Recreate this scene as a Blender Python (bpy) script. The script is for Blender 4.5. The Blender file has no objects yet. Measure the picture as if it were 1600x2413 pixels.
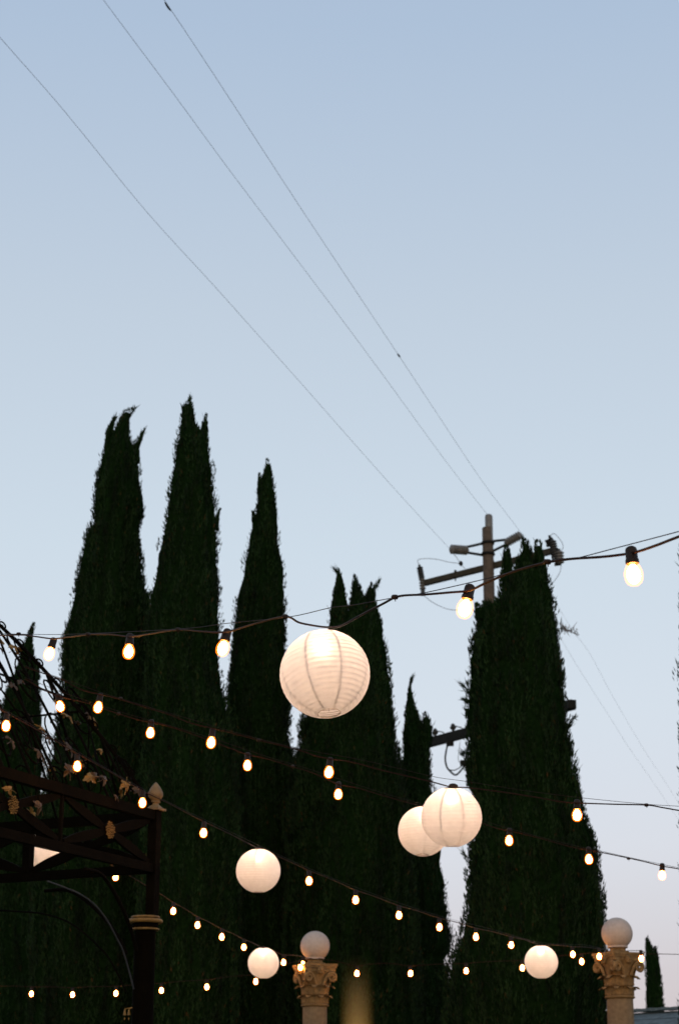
import bpy, math, random
import numpy as np
from mathutils import Vector, Matrix, noise as mnoise

random.seed(7); rng = np.random.default_rng(11)
sc = bpy.context.scene
COL = sc.collection

# ------------------------------------------------------------------ camera
FPX = 4500.0                 # focal length in pixels of the 1600 x 2413 photograph
TH = math.radians(18.0)      # upward pitch
EYE = Vector((0, 0, 1.6))
cd = bpy.data.cameras.new('camera'); cam = bpy.data.objects.new('camera', cd); COL.objects.link(cam)
cam.location = EYE; cam.rotation_euler = (math.radians(90) + TH, 0, 0)
cd.sensor_fit = 'VERTICAL'; cd.sensor_height = 36.0; cd.lens = FPX / 2413 * 36
cd.clip_start = 0.1; cd.clip_end = 2000
cd.dof.use_dof = True; cd.dof.focus_distance = 7.2; cd.dof.aperture_fstop = 7.5
sc.camera = cam

# ------------------------------------------------------------------ sky
w = bpy.data.worlds.new('World'); sc.world = w; w.use_nodes = True
nt = w.node_tree; nt.nodes.clear()
SUN_EL, SUN_ROT = math.radians(10), math.radians(180)
out = nt.nodes.new('ShaderNodeOutputWorld'); add = nt.nodes.new('ShaderNodeAddShader')
sky = nt.nodes.new('ShaderNodeTexSky'); sky.sky_type = 'NISHITA'; sky.sun_disc = False
sky.sun_elevation = SUN_EL; sky.sun_rotation = SUN_ROT; sky.dust_density = 2
b1 = nt.nodes.new('ShaderNodeBackground'); b1.inputs[1].default_value = 0.05
b2 = nt.nodes.new('ShaderNodeBackground'); b2.inputs[1].default_value = 1.0
tc = nt.nodes.new('ShaderNodeTexCoord'); sep = nt.nodes.new('ShaderNodeSeparateXYZ')
ramp = nt.nodes.new('ShaderNodeValToRGB')
stops = [(0.0, (.42, .34, .43)), (.077, (.46, .39, .47)), (.14, (.53, .505, .57)), (.206, (.535, .55, .60)),
         (.289, (.51, .556, .604)), (.408, (.455, .508, .572)), (.536, (.365, .445, .56)), (1.0, (.24, .32, .45))]
cr = ramp.color_ramp
cr.elements[0].position = 0; cr.elements[0].color = (*stops[0][1], 1)
cr.elements[1].position = 1; cr.elements[1].color = (*stops[-1][1], 1)
for p, c in stops[1:-1]:
    e = cr.elements.new(p); e.color = (*c, 1)
nt.links.new(tc.outputs['Generated'], sep.inputs[0]); nt.links.new(sep.outputs[2], ramp.inputs[0])
nt.links.new(sky.outputs[0], b1.inputs[0]); nt.links.new(ramp.outputs[0], b2.inputs[0])
nt.links.new(b1.outputs[0], add.inputs[0]); nt.links.new(b2.outputs[0], add.inputs[1])
nt.links.new(add.outputs[0], out.inputs[0])

sd = bpy.data.lights.new('sun', 'SUN'); sd.energy = 0.12; sd.angle = math.radians(12); sd.color = (1, .86, .72)
sun = bpy.data.objects.new('sun', sd); COL.objects.link(sun)
sun.rotation_euler = (math.radians(80), 0, math.radians(0))     # after sunset: only a trace of light from behind the camera
sc.view_settings.view_transform = 'Standard'; sc.view_settings.look = 'None'
sc.view_settings.exposure = 0; sc.view_settings.gamma = 1; sc.view_settings.use_curve_mapping = False

# ------------------------------------------------------------------ helpers
CT, ST = math.cos(TH), math.sin(TH)
def ray(px, py):
    x = (px - 800) / FPX; y = (1206.5 - py) / FPX
    return Vector((x, CT - y * ST, ST + y * CT))
def P(px, py, d):
    r = ray(px, py); return EYE + r * (d / r.y)
def PH(px, py, H):
    r = ray(px, py); return EYE + r * ((H - EYE.z) / r.z)
def pxsize(n, p):             # metres covered by n photo pixels at world point p
    dep = (p - EYE).dot(Vector((0, CT, ST))); return n * dep / FPX

class MB:
    def __init__(s): s.v = []; s.f = []
    def add(s, vs, fs):
        o = len(s.v); s.v += [tuple(x) for x in vs]; s.f += [tuple(i + o for i in f) for f in fs]; return s
    def box(s, c, size, R=None):
        c = Vector(c); hx, hy, hz = [q / 2 for q in size]
        vs = [Vector((x, y, z)) for x in (-hx, hx) for y in (-hy, hy) for z in (-hz, hz)]
        if R is not None: vs = [R @ q for q in vs]
        return s.add([c + q for q in vs], [(0, 1, 3, 2), (4, 6, 7, 5), (0, 4, 5, 1), (2, 3, 7, 6), (0, 2, 6, 4), (1, 5, 7, 3)])
    def bar(s, a, b, wd, ht, up=Vector((0, 0, 1))):
        a = Vector(a); b = Vector(b); t = (b - a).normalized(); sd_ = t.cross(up).normalized(); u = sd_.cross(t)
        vs = []
        for p in (a, b):
            for i, j in ((-1, -1), (1, -1), (1, 1), (-1, 1)): vs.append(p + sd_ * (i * wd / 2) + u * (j * ht / 2))
        return s.add(vs, [(3, 2, 1, 0), (4, 5, 6, 7), (0, 1, 5, 4), (1, 2, 6, 5), (2, 3, 7, 6), (3, 0, 4, 7)])
    def tube(s, pts, r, n=6, caps=True):
        pts = [Vector(p) for p in pts]; m = len(pts)
        rr = r if isinstance(r, (list, tuple)) else [r] * m
        t0 = (pts[1] - pts[0]).normalized()
        a = t0.cross(Vector((0, 0, 1)))
        if a.length < 1e-3: a = t0.cross(Vector((0, 1, 0)))
        a.normalize(); vs = []
        for i in range(m):
            t = (pts[min(i + 1, m - 1)] - pts[max(i - 1, 0)])
            if t.length < 1e-9: t = t0
            t.normalize(); a = (a - t * a.dot(t)); a.normalize(); b = t.cross(a)
            for k in range(n):
                q = 2 * math.pi * k / n; vs.append(pts[i] + (a * math.cos(q) + b * math.sin(q)) * rr[i])
        fs = [(i * n + k, i * n + (k + 1) % n, (i + 1) * n + (k + 1) % n, (i + 1) * n + k) for i in range(m - 1) for k in range(n)]
        if caps: fs += [tuple(reversed(range(n))), tuple((m - 1) * n + k for k in range(n))]
        return s.add(vs, fs)
    def lathe(s, prof, n=20, M=None, c=(0, 0, 0)):
        vs = []; c = Vector(c)
        for r, z in prof:
            for k in range(n):
                q = 2 * math.pi * k / n; p = Vector((r * math.cos(q), r * math.sin(q), z))
                vs.append(c + (M @ p if M is not None else p))
        m = len(prof)
        fs = [(i * n + k, i * n + (k + 1) % n, (i + 1) * n + (k + 1) % n, (i + 1) * n + k) for i in range(m - 1) for k in range(n)]
        fs += [tuple(reversed(range(n))), tuple((m - 1) * n + k for k in range(n))]
        return s.add(vs, fs)
    def build(s, name, mat, parent=None, org=(0, 0, 0), smooth=False, label=None):
        org = Vector(org)
        me = bpy.data.meshes.new(name); me.from_pydata([tuple(Vector(q) - org) for q in s.v], [], s.f)
        me.materials.append(mat)
        if smooth:
            me.polygons.foreach_set('use_smooth', [True] * len(me.polygons))
            try: me.set_sharp_from_angle(angle=math.radians(50))
            except Exception: pass
        me.update()
        o = bpy.data.objects.new(name, me); COL.objects.link(o)
        if parent is not None: o.parent = parent
        else: o.location = org
        if label: o['label'] = label
        return o
def axisM(p0, p1):
    t = (Vector(p1) - Vector(p0)).normalized(); return t.to_track_quat('Z', 'Y').to_matrix()
def tag(o, label=None, cat=None, group=None, kind=None):
    if label: o['label'] = label
    if cat: o['category'] = cat
    if group: o['group'] = group
    if kind: o['kind'] = kind
    return o
def empty(name, loc, label, cat, group=None, rot=(0, 0, 0)):
    o = bpy.data.objects.new(name, None); COL.objects.link(o); o.location = loc; o.rotation_euler = rot
    o.empty_display_size = .1
    return tag(o, label, cat, group)
def catmull(pts, sub=6):
    pts = [Vector(p) for p in pts]; q = [pts[0] * 2 - pts[1]] + pts + [pts[-1] * 2 - pts[-2]]; res = []
    for i in range(1, len(q) - 2):
        for k in range(sub):
            t = k / sub; a, b, c, d = q[i - 1:i + 3]
            res.append(0.5 * ((2 * b) + (c - a) * t + (2 * a - 5 * b + 4 * c - d) * t * t + (3 * b - a - 3 * c + d) * t ** 3))
    res.append(pts[-1]); return res

# ------------------------------------------------------------------ materials
def mat(name, col, rough=.7, metal=0, var=.25, scale=8, bump=0, bscale=40, col2=None, spec=.4):
    m = bpy.data.materials.new(name); m.use_nodes = True; n = m.node_tree; b = n.nodes['Principled BSDF']
    b.inputs['Roughness'].default_value = rough; b.inputs['Metallic'].default_value = metal
    b.inputs['Specular IOR Level'].default_value = spec
    t = n.nodes.new('ShaderNodeTexCoord'); nz = n.nodes.new('ShaderNodeTexNoise'); nz.inputs['Scale'].default_value = scale
    nz.inputs['Detail'].default_value = 6; n.links.new(t.outputs['Object'], nz.inputs['Vector'])
    r = n.nodes.new('ShaderNodeValToRGB'); r.color_ramp.elements[0].position = .3; r.color_ramp.elements[1].position = .72
    c2 = col2 or tuple(min(1, q * (1 + var)) for q in col)
    c1 = tuple(q * (1 - var) for q in col) if col2 is None else col
    r.color_ramp.elements[0].color = (*c1, 1); r.color_ramp.elements[1].color = (*c2, 1)
    n.links.new(nz.outputs['Fac'], r.inputs[0]); n.links.new(r.outputs[0], b.inputs['Base Color'])
    if bump:
        n2 = n.nodes.new('ShaderNodeTexNoise'); n2.inputs['Scale'].default_value = bscale; n2.inputs['Detail'].default_value = 8
        n.links.new(t.outputs['Object'], n2.inputs['Vector'])
        bp = n.nodes.new('ShaderNodeBump'); bp.inputs['Strength'].default_value = bump; bp.inputs['Distance'].default_value = .01
        n.links.new(n2.outputs['Fac'], bp.inputs['Height']); n.links.new(bp.outputs[0], b.inputs['Normal'])
    return m

def foliage_mat(name, c1, c2, c3):
    m = bpy.data.materials.new(name); m.use_nodes = True; n = m.node_tree; n.nodes.clear()
    o = n.nodes.new('ShaderNodeOutputMaterial'); b = n.nodes.new('ShaderNodeBsdfPrincipled')
    b.inputs['Roughness'].default_value = .75; b.inputs['Specular IOR Level'].default_value = .12
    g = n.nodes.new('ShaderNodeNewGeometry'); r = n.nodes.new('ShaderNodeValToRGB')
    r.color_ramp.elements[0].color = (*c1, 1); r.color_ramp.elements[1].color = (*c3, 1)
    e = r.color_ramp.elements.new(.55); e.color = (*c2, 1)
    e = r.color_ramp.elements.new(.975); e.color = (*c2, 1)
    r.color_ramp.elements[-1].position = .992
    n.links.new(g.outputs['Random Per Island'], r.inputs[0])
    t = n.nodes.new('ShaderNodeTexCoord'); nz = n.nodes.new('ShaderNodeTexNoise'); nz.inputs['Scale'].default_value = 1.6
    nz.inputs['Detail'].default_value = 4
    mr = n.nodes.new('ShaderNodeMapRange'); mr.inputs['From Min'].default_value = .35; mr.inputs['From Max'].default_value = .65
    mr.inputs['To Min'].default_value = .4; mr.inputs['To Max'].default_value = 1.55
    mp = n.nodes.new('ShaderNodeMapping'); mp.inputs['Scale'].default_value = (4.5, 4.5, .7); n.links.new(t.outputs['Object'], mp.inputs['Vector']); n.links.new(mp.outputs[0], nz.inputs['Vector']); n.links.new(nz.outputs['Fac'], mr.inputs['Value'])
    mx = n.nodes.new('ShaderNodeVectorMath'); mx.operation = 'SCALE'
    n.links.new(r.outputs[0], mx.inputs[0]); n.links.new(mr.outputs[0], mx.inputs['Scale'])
    n.links.new(mx.outputs[0], b.inputs['Base Color']); n.links.new(b.outputs[0], o.inputs[0])
    return m

def emis(name, col, strength, transp=None):
    m = bpy.data.materials.new(name); m.use_nodes = True; n = m.node_tree; n.nodes.clear()
    o = n.nodes.new('ShaderNodeOutputMaterial'); e = n.nodes.new('ShaderNodeEmission')
    e.inputs[0].default_value = (*col, 1); e.inputs[1].default_value = strength
    if transp is not None:
        t = n.nodes.new('ShaderNodeBsdfTransparent'); t.inputs[0].default_value = (*transp, 1)
        a = n.nodes.new('ShaderNodeAddShader'); n.links.new(e.outputs[0], a.inputs[0]); n.links.new(t.outputs[0], a.inputs[1])
        n.links.new(a.outputs[0], o.inputs[0])
    else: n.links.new(e.outputs[0], o.inputs[0])
    return m

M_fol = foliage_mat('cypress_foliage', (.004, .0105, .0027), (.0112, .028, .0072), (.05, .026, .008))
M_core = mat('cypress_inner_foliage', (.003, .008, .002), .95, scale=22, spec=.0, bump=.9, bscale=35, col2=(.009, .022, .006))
M_bark = mat('cypress_bark', (.09, .06, .04), .9, bump=.6, bscale=30)
M_black = mat('black_rubber', (.022, .013, .008), .55, var=.15, scale=30, spec=.2)
M_cable = mat('brown_black_cable', (.022, .009, .005), .5, var=.2, scale=30, spec=.1)
M_steel = mat('steel_wire', (.018, .010, .009), .5, var=.15, spec=.15)
M_line = mat('aluminium_power_line', (.24, .26, .31), .5, var=.1)
M_fil = emis('glowing_filament', (1.0, .42, .11), 92)
M_fil2 = emis('lantern_filament', (1.0, .65, .44), 120)
M_glass = emis('amber_glowing_glass', (1.0, .17, .012), 1.3, (1.0, .96, .9))  # orange emission in the clear glass imitates the halo around a lit bulb
M_wood = mat('weathered_pole_wood', (.085, .06, .04), .85, var=.3, scale=12, bump=.5, bscale=25)
M_arm = mat('dark_crossarm_timber', (.04, .032, .018), .9, var=.3, scale=10, bump=.5)
M_porc = mat('grey_porcelain', (.15, .14, .125), .35, var=.2, scale=20)
M_porcd = mat('brown_porcelain', (.035, .032, .026), .35, var=.2, scale=20)
M_iron = mat('dark_iron', (.012, .012, .01), .7, spec=.1)
M_gaz = mat('dark_bronze_painted_iron', (.0032, .0023, .001), .8, var=.35, scale=9, bump=.3, spec=.03)
M_gold = mat('antique_gold_paint', (.20, .115, .026), .6, metal=.1, var=.35, scale=25, bump=.4, bscale=60)
M_goldpale = mat('pale_gold_stone', (.17, .112, .048), .6, var=.25, scale=25, bump=.4)
M_stone = mat('cast_stone', (.19, .13, .07), .85, var=.22, scale=30, bump=.35, bscale=90)
M_stoned = mat('ochre_carved_stone', (.20, .122, .046), .85, var=.35, scale=22, bump=.6, bscale=70)
M_globe = mat('frosted_globe', (.46, .375, .315), .55, var=.09, scale=35, bump=.12, bscale=120)
M_roof = mat('blue_grey_shingle', (.10, .125, .13), .8, var=.35, scale=9, bump=.6, bscale=60)
M_wall = mat('render_wall', (.35, .32, .28), .9, bump=.3)
M_ground = mat('dry_lawn', (.035, .045, .02), .95, var=.4, scale=3, bump=.5, bscale=30, col2=(.07, .065, .035))

def paper_mat(name, tr, col):
    m = bpy.data.materials.new(name); m.use_nodes = True; n = m.node_tree; n.nodes.clear()
    o = n.nodes.new('ShaderNodeOutputMaterial'); d = n.nodes.new('ShaderNodeBsdfDiffuse'); t = n.nodes.new('ShaderNodeBsdfTranslucent')
    x = n.nodes.new('ShaderNodeMixShader'); x.inputs[0].default_value = tr
    tcn = n.nodes.new('ShaderNodeTexCoord'); nz = n.nodes.new('ShaderNodeTexNoise'); nz.inputs['Scale'].default_value = 40; nz.inputs['Detail'].default_value = 8
    n.links.new(tcn.outputs['Object'], nz.inputs['Vector'])
    r = n.nodes.new('ShaderNodeValToRGB'); r.color_ramp.elements[0].position = .3; r.color_ramp.elements[1].position = .7
    r.color_ramp.elements[0].color = (*[q * .93 for q in col], 1); r.color_ramp.elements[1].color = (*col, 1)
    n.links.new(nz.outputs['Fac'], r.inputs[0])
    n.links.new(r.outputs[0], d.inputs[0]); n.links.new(r.outputs[0], t.inputs[0])
    n.links.new(d.outputs[0], x.inputs[1]); n.links.new(t.outputs[0], x.inputs[2]); n.links.new(x.outputs[0], o.inputs[0])
    return m
M_paper = paper_mat('white_paper', .5, (.88, .88, .87))
_n = M_paper.node_tree; _rf = _n.nodes.new('ShaderNodeBsdfRefraction'); _rf.inputs['IOR'].default_value = 1.25; _rf.inputs['Roughness'].default_value = .85
_rf.inputs['Color'].default_value = (.95, .95, .95, 1); _mx = _n.nodes.new('ShaderNodeMixShader'); _mx.inputs[0].default_value = .04
_old = [q for q in _n.nodes if q.type == 'MIX_SHADER' and q != _mx][0]; _o = [q for q in _n.nodes if q.type == 'OUTPUT_MATERIAL'][0]
_n.links.new(_old.outputs[0], _mx.inputs[1]); _n.links.new(_rf.outputs[0], _mx.inputs[2]); _n.links.new(_mx.outputs[0], _o.inputs[0])
M_seam = paper_mat('doubled_paper_seam', .5, (.80, .76, .72))

# ------------------------------------------------------------------ ground
g = MB(); N = 40; S = 900
for i in range(N + 1):
    for j in range(N + 1):
        x = (i / N - .5) * 2; y = (j / N - .5) * 2
        x = math.copysign(abs(x) ** 2, x) * S; y = math.copysign(abs(y) ** 2, y) * S
        g.v.append((x, y + 20, .03 * mnoise.noise(Vector((x * .2, y * .2, 0))) - .02))
g.f = [(i * (N + 1) + j, (i + 1) * (N + 1) + j, (i + 1) * (N + 1) + j + 1, i * (N + 1) + j + 1) for i in range(N) for j in range(N)]
tag(g.build('ground', M_ground), kind='structure')

# ------------------------------------------------------------------ house behind the trees
Hr = 3.74
R1 = PH(1640, 2379, Hr); R0 = PH(940, 2419.5, Hr)
rd = (R1 - R0).normalized(); nf = Vector((rd.y, -rd.x, 0))      # nf points towards the camera
if nf.y > 0: nf = -nf
house = empty('house', ((R0 + R1) / 2 - Vector((0, 0, Hr))), 'low house with a blue grey shingled roof behind the tall cypresses', 'house')
ho = house.location.copy()
pitch = math.radians(24); run = 3.6; Lr = (R1 - R0).length
def roofpt(s, d, side=1, up=0):
    return R0 + rd * s + nf * (side * d * math.cos(pitch)) + Vector((0, 0, -d * math.sin(pitch))) + (nf * side * math.sin(pitch) + Vector((0, 0, math.cos(pitch)))) * up
wb = MB()
for side in (1, -1):
    a, b, c, d = [roofpt(s_, dd, side) for s_, dd in ((.25, run), (Lr - .25, run), (Lr - .25, run), (.25, run))]
hw = (run - .35) * math.cos(pitch); he = Hr - (run - .35) * math.sin(pitch) - .12
base = R0 - Vector((0, 0, Hr))
c1 = base + rd * .3 + nf * hw; c2 = base + rd * (Lr - .3) + nf * hw; c3 = base + rd * (Lr - .3) - nf * hw; c4 = base + rd * .3 - nf * hw
up_ = Vector((0, 0, he)); g1 = base + rd * .3 + Vector((0, 0, Hr - .15)); g2 = base + rd * (Lr - .3) + Vector((0, 0, Hr - .15))
wb.add([c1, c2, c3, c4, c1 + up_, c2 + up_, c3 + up_, c4 + up_, g1, g2],
       [(0, 1, 5, 4), (1, 2, 6, 9, 5), (2, 3, 7, 6), (3, 0, 4, 8, 7)])
wb.build('wall', M_wall, house, ho)
rb = MB()
for side in (1, -1):
    rb.add([roofpt(0, 0, side), roofpt(Lr, 0, side), roofpt(Lr, run, side), roofpt(0, run, side),
            roofpt(0, 0, side, -.1), roofpt(Lr, 0, side, -.1), roofpt(Lr, run, side, -.1), roofpt(0, run, side, -.1)],
           [(0, 1, 2, 3), (7, 6, 5, 4), (0, 3, 7, 4), (1, 5, 6, 2), (3, 2, 6, 7)])
roof = rb.build('roof', M_roof, house, ho)
cap = MB(); 
for k in range(24):
    a = R0 + rd * (Lr * k / 24) + Vector((0, 0, .035)); b = R0 + rd * (Lr * (k + 1.04) / 24) + Vector((0, 0, .05))
    cap.bar(a, b, .20, .05)
cap.build('ridge_cap', M_roof, roof, ho)
sh = MB(); SW, SL = .42, .30
sh.add([(-SW / 2 + .006, 0, .004), (SW / 2 - .006, 0, .004), (SW / 2 - .006, SL, .028), (-SW / 2 + .006, SL, .028),
        (-SW / 2 + .006, SL, .004), (SW / 2 - .006, SL, .004)], [(0, 3, 2, 1), (2, 3, 4, 5)])
shm = None; nrow = 12; ncol = int(Lr / SW); cnt = 0
Rm = Matrix((rd, (nf * math.cos(pitch) + Vector((0, 0, -math.sin(pitch)))), (nf * math.sin(pitch) + Vector((0, 0, math.cos(pitch)))))).transposed()
for r_ in range(nrow):
    for c_ in range(ncol):
        if cnt >= 300: break
        if shm is None:
            o = sh.build('shingle', M_roof, roof); shm = o.data
        else:
            o = bpy.data.objects.new('shingle', shm); COL.objects.link(o); o.parent = roof
        p = roofpt((c_ + .5 + .5 * (r_ % 2)) * SW, .1 + r_ * .28, 1, .004 + random.random() * .01)
        o.location = p - ho; o.rotation_euler = Rm.to_euler(); cnt += 1

# ------------------------------------------------------------------ cypresses
def np_obj(name, V, F, m, parent, smooth=False):
    me = bpy.data.meshes.new(name); me.vertices.add(len(V)); me.vertices.foreach_set('co', V.astype(np.float32).ravel())
    k = F.shape[1]; me.loops.add(F.size); me.loops.foreach_set('vertex_index', F.astype(np.int32).ravel())
    me.polygons.add(len(F)); me.polygons.foreach_set('loop_start', np.arange(0, F.size, k, dtype=np.int32))
    me.polygons.foreach_set('loop_total', np.full(len(F), k, dtype=np.int32))
    me.materials.append(m); me.update(calc_edges=True); me.validate()
    o = bpy.data.objects.new(name, me); COL.objects.link(o); o.parent = parent; return o

def prof_arrays(prof, D):
    rows = []
    for y, xl, xr in prof:
        a = P(xl, y, D); b = P(xr, y, D); rows.append((a.z, (a.x + b.x) / 2, (b.x - a.x) / 2))
    rows.sort(); return np.array(rows)

def cypress(D, profs, label, dens=1.0, blade=1.0, hooks=()):
    base = prof_arrays(profs[0], D)
    x0 = base[0, 1]
    rt = empty('cypress_tree', (x0, D, 0), label, 'tree', 'cypresses standing behind the courtyard')
    VV = []; FF = []; nv = 0; CV = []; CF = []; cn = 0
    for pi_, prof in enumerate(profs):
        A = prof_arrays(prof, D)
        if pi_ == 0 and A[0, 0] > .7:
            A = np.vstack([[.35, A[0, 1], A[0, 2] * .8], [1.0, A[0, 1], A[0, 2] * 1.0], A])
            A = A[np.argsort(A[:, 0])]
        yo = (rng.random() - .5) * .15 if pi_ else 0
        z = A[:, 0]; H = z[-1] - z[0]
        inset = .022
        def rad(q):
            w_ = np.interp(q, z, A[:, 2]); return np.maximum(w_ - inset * np.minimum(1, w_ / .3), .008)
        def cen(q): return np.interp(q, z, A[:, 1])
        p1, p2, p3, p4 = rng.random(4) * 6.28
        def relief(a, q): return .024 * np.sin(9 * a + p1 + 1.2 * np.sin(q * .8 + p2)) + .017 * np.sin(17 * a + p3 + 1.6 * np.sin(q * 1.3 + p4)) + .012 * np.sin(5 * a + q * 2.3 + p2) - .012
        # inner body
        nr = max(10, int(H / .06)); ns = 44; zz = np.linspace(z[0], z[-1] - .05, nr)
        ring = []
        for q in zz:
            r_ = rad(q) * .94; c_ = cen(q)
            for k in range(ns):
                a = 2 * math.pi * k / ns
                rw = max(r_, .05); f = 1 + (.035 / rw * mnoise.noise(Vector((math.cos(a) * rw * 11 + D, math.sin(a) * rw * 11, q * 2.2))) + .02 / rw * mnoise.noise(Vector((math.cos(a) * rw * 30, math.sin(a) * rw * 30 + D, q * 9)))) * min(1, r_ / .15)
                f += float(relief(a, q)) / max(r_, .05) * min(1, r_ / .3); ring.append((c_ + r_ * f * math.cos(a) - x0, yo + r_ * f * math.sin(a), q))
        CV += ring
        for i in range(nr - 1):
            for k in range(ns):
                CF.append((cn + i * ns + k, cn + i * ns + (k + 1) % ns, cn + (i + 1) * ns + (k + 1) % ns, cn + (i + 1) * ns + k))
        cn += nr * ns
        # sprays grouped in upright plumes
        zs = np.linspace(z[0], z[-1], 200); area = np.trapz(2 * math.pi * rad(zs), zs)
        npl = int(area * 115 * dens) + int(H * 22)
        pdf = rad(zs) + .03; cdf = np.cumsum(pdf); cdf /= cdf[-1]
        pz = np.interp(rng.random(npl), cdf, zs); pa = rng.random(npl) * 2 * math.pi
        per = 24
        PZ = np.repeat(pz, per); PA = np.repeat(pa, per); n = len(PZ)
        L = np.repeat(.12 + .26 * rng.random(npl), per)
        PR = np.repeat(.015 + .04 * rng.random(npl), per)
        outj = np.repeat((rng.random(npl) ** 4) * .05 - .010, per)
        t = rng.random(n); spind = np.sin(np.pi * np.clip(t, .02, .98)) ** .7
        qz = PZ + (t - .4) * L
        qz = np.clip(qz, z[0], z[-1])
        rr = rad(qz); sc_ = np.clip(rr / .15, .12, 1.0)
        th2 = rng.random(n) * 2 * math.pi; rad2 = PR * spind * sc_ * np.sqrt(rng.random(n))
        ro = rr + relief(PA, qz) * np.minimum(1, rr / .3) - .016 * sc_ + outj * sc_ + rad2 * np.cos(th2)
        aa = PA + (rad2 * np.sin(th2)) / np.maximum(rr, .03)
        bx = cen(qz) + ro * np.cos(aa) - x0; by = yo + ro * np.sin(aa)
        ln = (.030 + .045 * rng.random(n)) * blade
        ln = np.minimum(ln, .04 + np.maximum(z[-1] - qz, 0))
        wd = (.007 + .008 * rng.random(n)) * blade
        tilt = .10 + .42 * rng.random(n) * sc_
        wis = rng.random(n) < .008; ln = np.where(wis, ln * 1.7, ln); tilt = np.where(wis, tilt + .35, tilt)
        az = aa + rng.normal(0, .7, n)
        dx = np.cos(az) * np.sin(tilt); dy = np.sin(az) * np.sin(tilt); dz = np.cos(tilt)
        # width direction: random horizontal
        wa = rng.random(n) * 2 * math.pi; wx = np.cos(wa); wy = np.sin(wa)
        b = np.stack([bx, by, qz], 1); d = np.stack([dx, dy, dz], 1); wv = np.stack([wx, wy, np.zeros(n)], 1)
        v0 = b - wv * (wd * .3)[:, None]; v1 = b + d * (ln * .45)[:, None] + wv * (wd * .6)[:, None]
        v2 = b + d * ln[:, None]; v3 = b + d * (ln * .5)[:, None] - wv * (wd * .6)[:, None]
        V = np.stack([v0, v1, v2, v3], 1).reshape(-1, 3)
        F = np.arange(4 * n).reshape(-1, 4) + nv; nv += 4 * n
        VV.append(V); FF.append(F)
    # hooked wisps at the tips
    for (pa_, pb_, r_) in hooks:
        a = P(*pa_, D) - Vector((x0, D, 0)); b = P(*pb_, D) - Vector((x0, D, 0)); n = 110
        t = rng.random(n); p = np.array(a)[None] * (1 - t)[:, None] + np.array(b)[None] * t[:, None]
        p = p + rng.normal(0, r_, (n, 3)) * (1 - t * .8)[:, None]
        d = np.array((b - a).normalized())[None] + rng.normal(0, .3, (n, 3)); ln = .03 + .05 * rng.random(n); wd = .010
        wv = rng.normal(0, 1, (n, 3)); wv /= np.linalg.norm(wv, axis=1)[:, None]
        V = np.stack([p - wv * wd * .3, p + d * (ln * .4)[:, None] + wv * wd * .5, p + d * ln[:, None], p + d * (ln * .4)[:, None] - wv * wd * .5], 1).reshape(-1, 3)
        VV.append(V); FF.append(np.arange(4 * n).reshape(-1, 4) + nv); nv += 4 * n
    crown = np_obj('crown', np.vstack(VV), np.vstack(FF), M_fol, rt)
    np_obj('inner_foliage', np.array(CV), np.array(CF), M_core, crown)
    tr = MB(); tr.tube([(0, 0, -.1), (0.01, 0, .3), (0, .01, 1.2), (0, 0, base[-1, 0] * .5)], [.16, .12, .10, .05], 10)
    tr.build('trunk', M_bark, rt)
    return rt

A_ = [(966, 311, 316), (975, 288, 308), (996, 279, 305), (1027, 262, 306), (1058, 247, 322), (1104, 230, 329), (1150, 220, 336), (1195, 217, 341), (1241, 216, 337),
      (1250, 208, 336), (1258, 200, 334), (1303, 193, 340), (1349, 182, 343), (1385, 176, 346), (1405, 172, 356), (1440, 167, 360), (1480, 154, 364), (1531, 144, 368), (1611, 142, 370),
      (1678, 138, 366), (1745, 126, 370), (1771, 124, 372), (1800, 116, 374), (1825, 113, 375), (1862, 107, 378), (1890, 104, 380), (1930, 86, 385), (2100, 66, 390), (2413, 66, 392)]
cypress(23, [A_, [(987, 270, 273), (1021, 251, 268), (1060, 246, 272), (1110, 240, 275)], [(1016, 336, 340), (1030, 326, 336), (1052, 308, 328), (1085, 300, 330)]],
        'tall cypress with a broad ragged top and a sidelong tip, leftmost of the big ones', hooks=(((302, 985), (318, 963), .015), ((328, 1040), (340, 1014), .018), ((264, 1010), (273, 985), .012)))
B_ = [(944, 445, 449), (952, 438, 452), (960, 430, 457), (996, 427, 462), (1027, 421, 482), (1058, 413, 493), (1104, 408, 503), (1140, 399, 506), (1195, 392, 511), (1241, 384, 514),
      (1287, 378, 516), (1349, 370, 518), (1379, 362, 520), (1405, 352, 521), (1440, 350, 522), (1480, 346, 523), (1560, 344, 521), (1606, 342, 525), (1640, 342, 534), (1700, 338, 545), (1760, 334, 560), (2000, 322, 575), (2413, 318, 565)]
cypress(22, [B_, [(975, 485, 488), (1000, 476, 489), (1018, 473, 490), (1060, 466, 492)], [(1205, 519, 522), (1225, 509, 517), (1250, 500, 514)]],
        'tallest cypress with a forked tip, second of the big ones from the left', hooks=(((447, 958), (449, 938), .008),))
C_ = [(1085, 628, 631), (1104, 624, 638), (1136, 612, 645), (1177, 607, 651), (1207, 602, 653), (1251, 592, 656), (1295, 584, 661), (1324, 576, 666), (1368, 572, 669), (1397, 563, 673),
      (1441, 556, 676), (1471, 549, 676), (1515, 545, 677), (1559, 540, 679), (1603, 533, 682), (1667, 528, 686), (1706, 526, 686), (1739, 524, 689), (1760, 522, 694), (1810, 512, 708), (1900, 505, 716), (2413, 492, 745)]
cypress(24.2, [C_, [(1119, 610, 613), (1140, 607, 618), (1170, 606, 622)], [(1208, 594, 597), (1225, 594, 604), (1255, 592, 612)]],
        'slender pointed cypress with a single sharp tip, left of the largest paper lantern')
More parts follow.
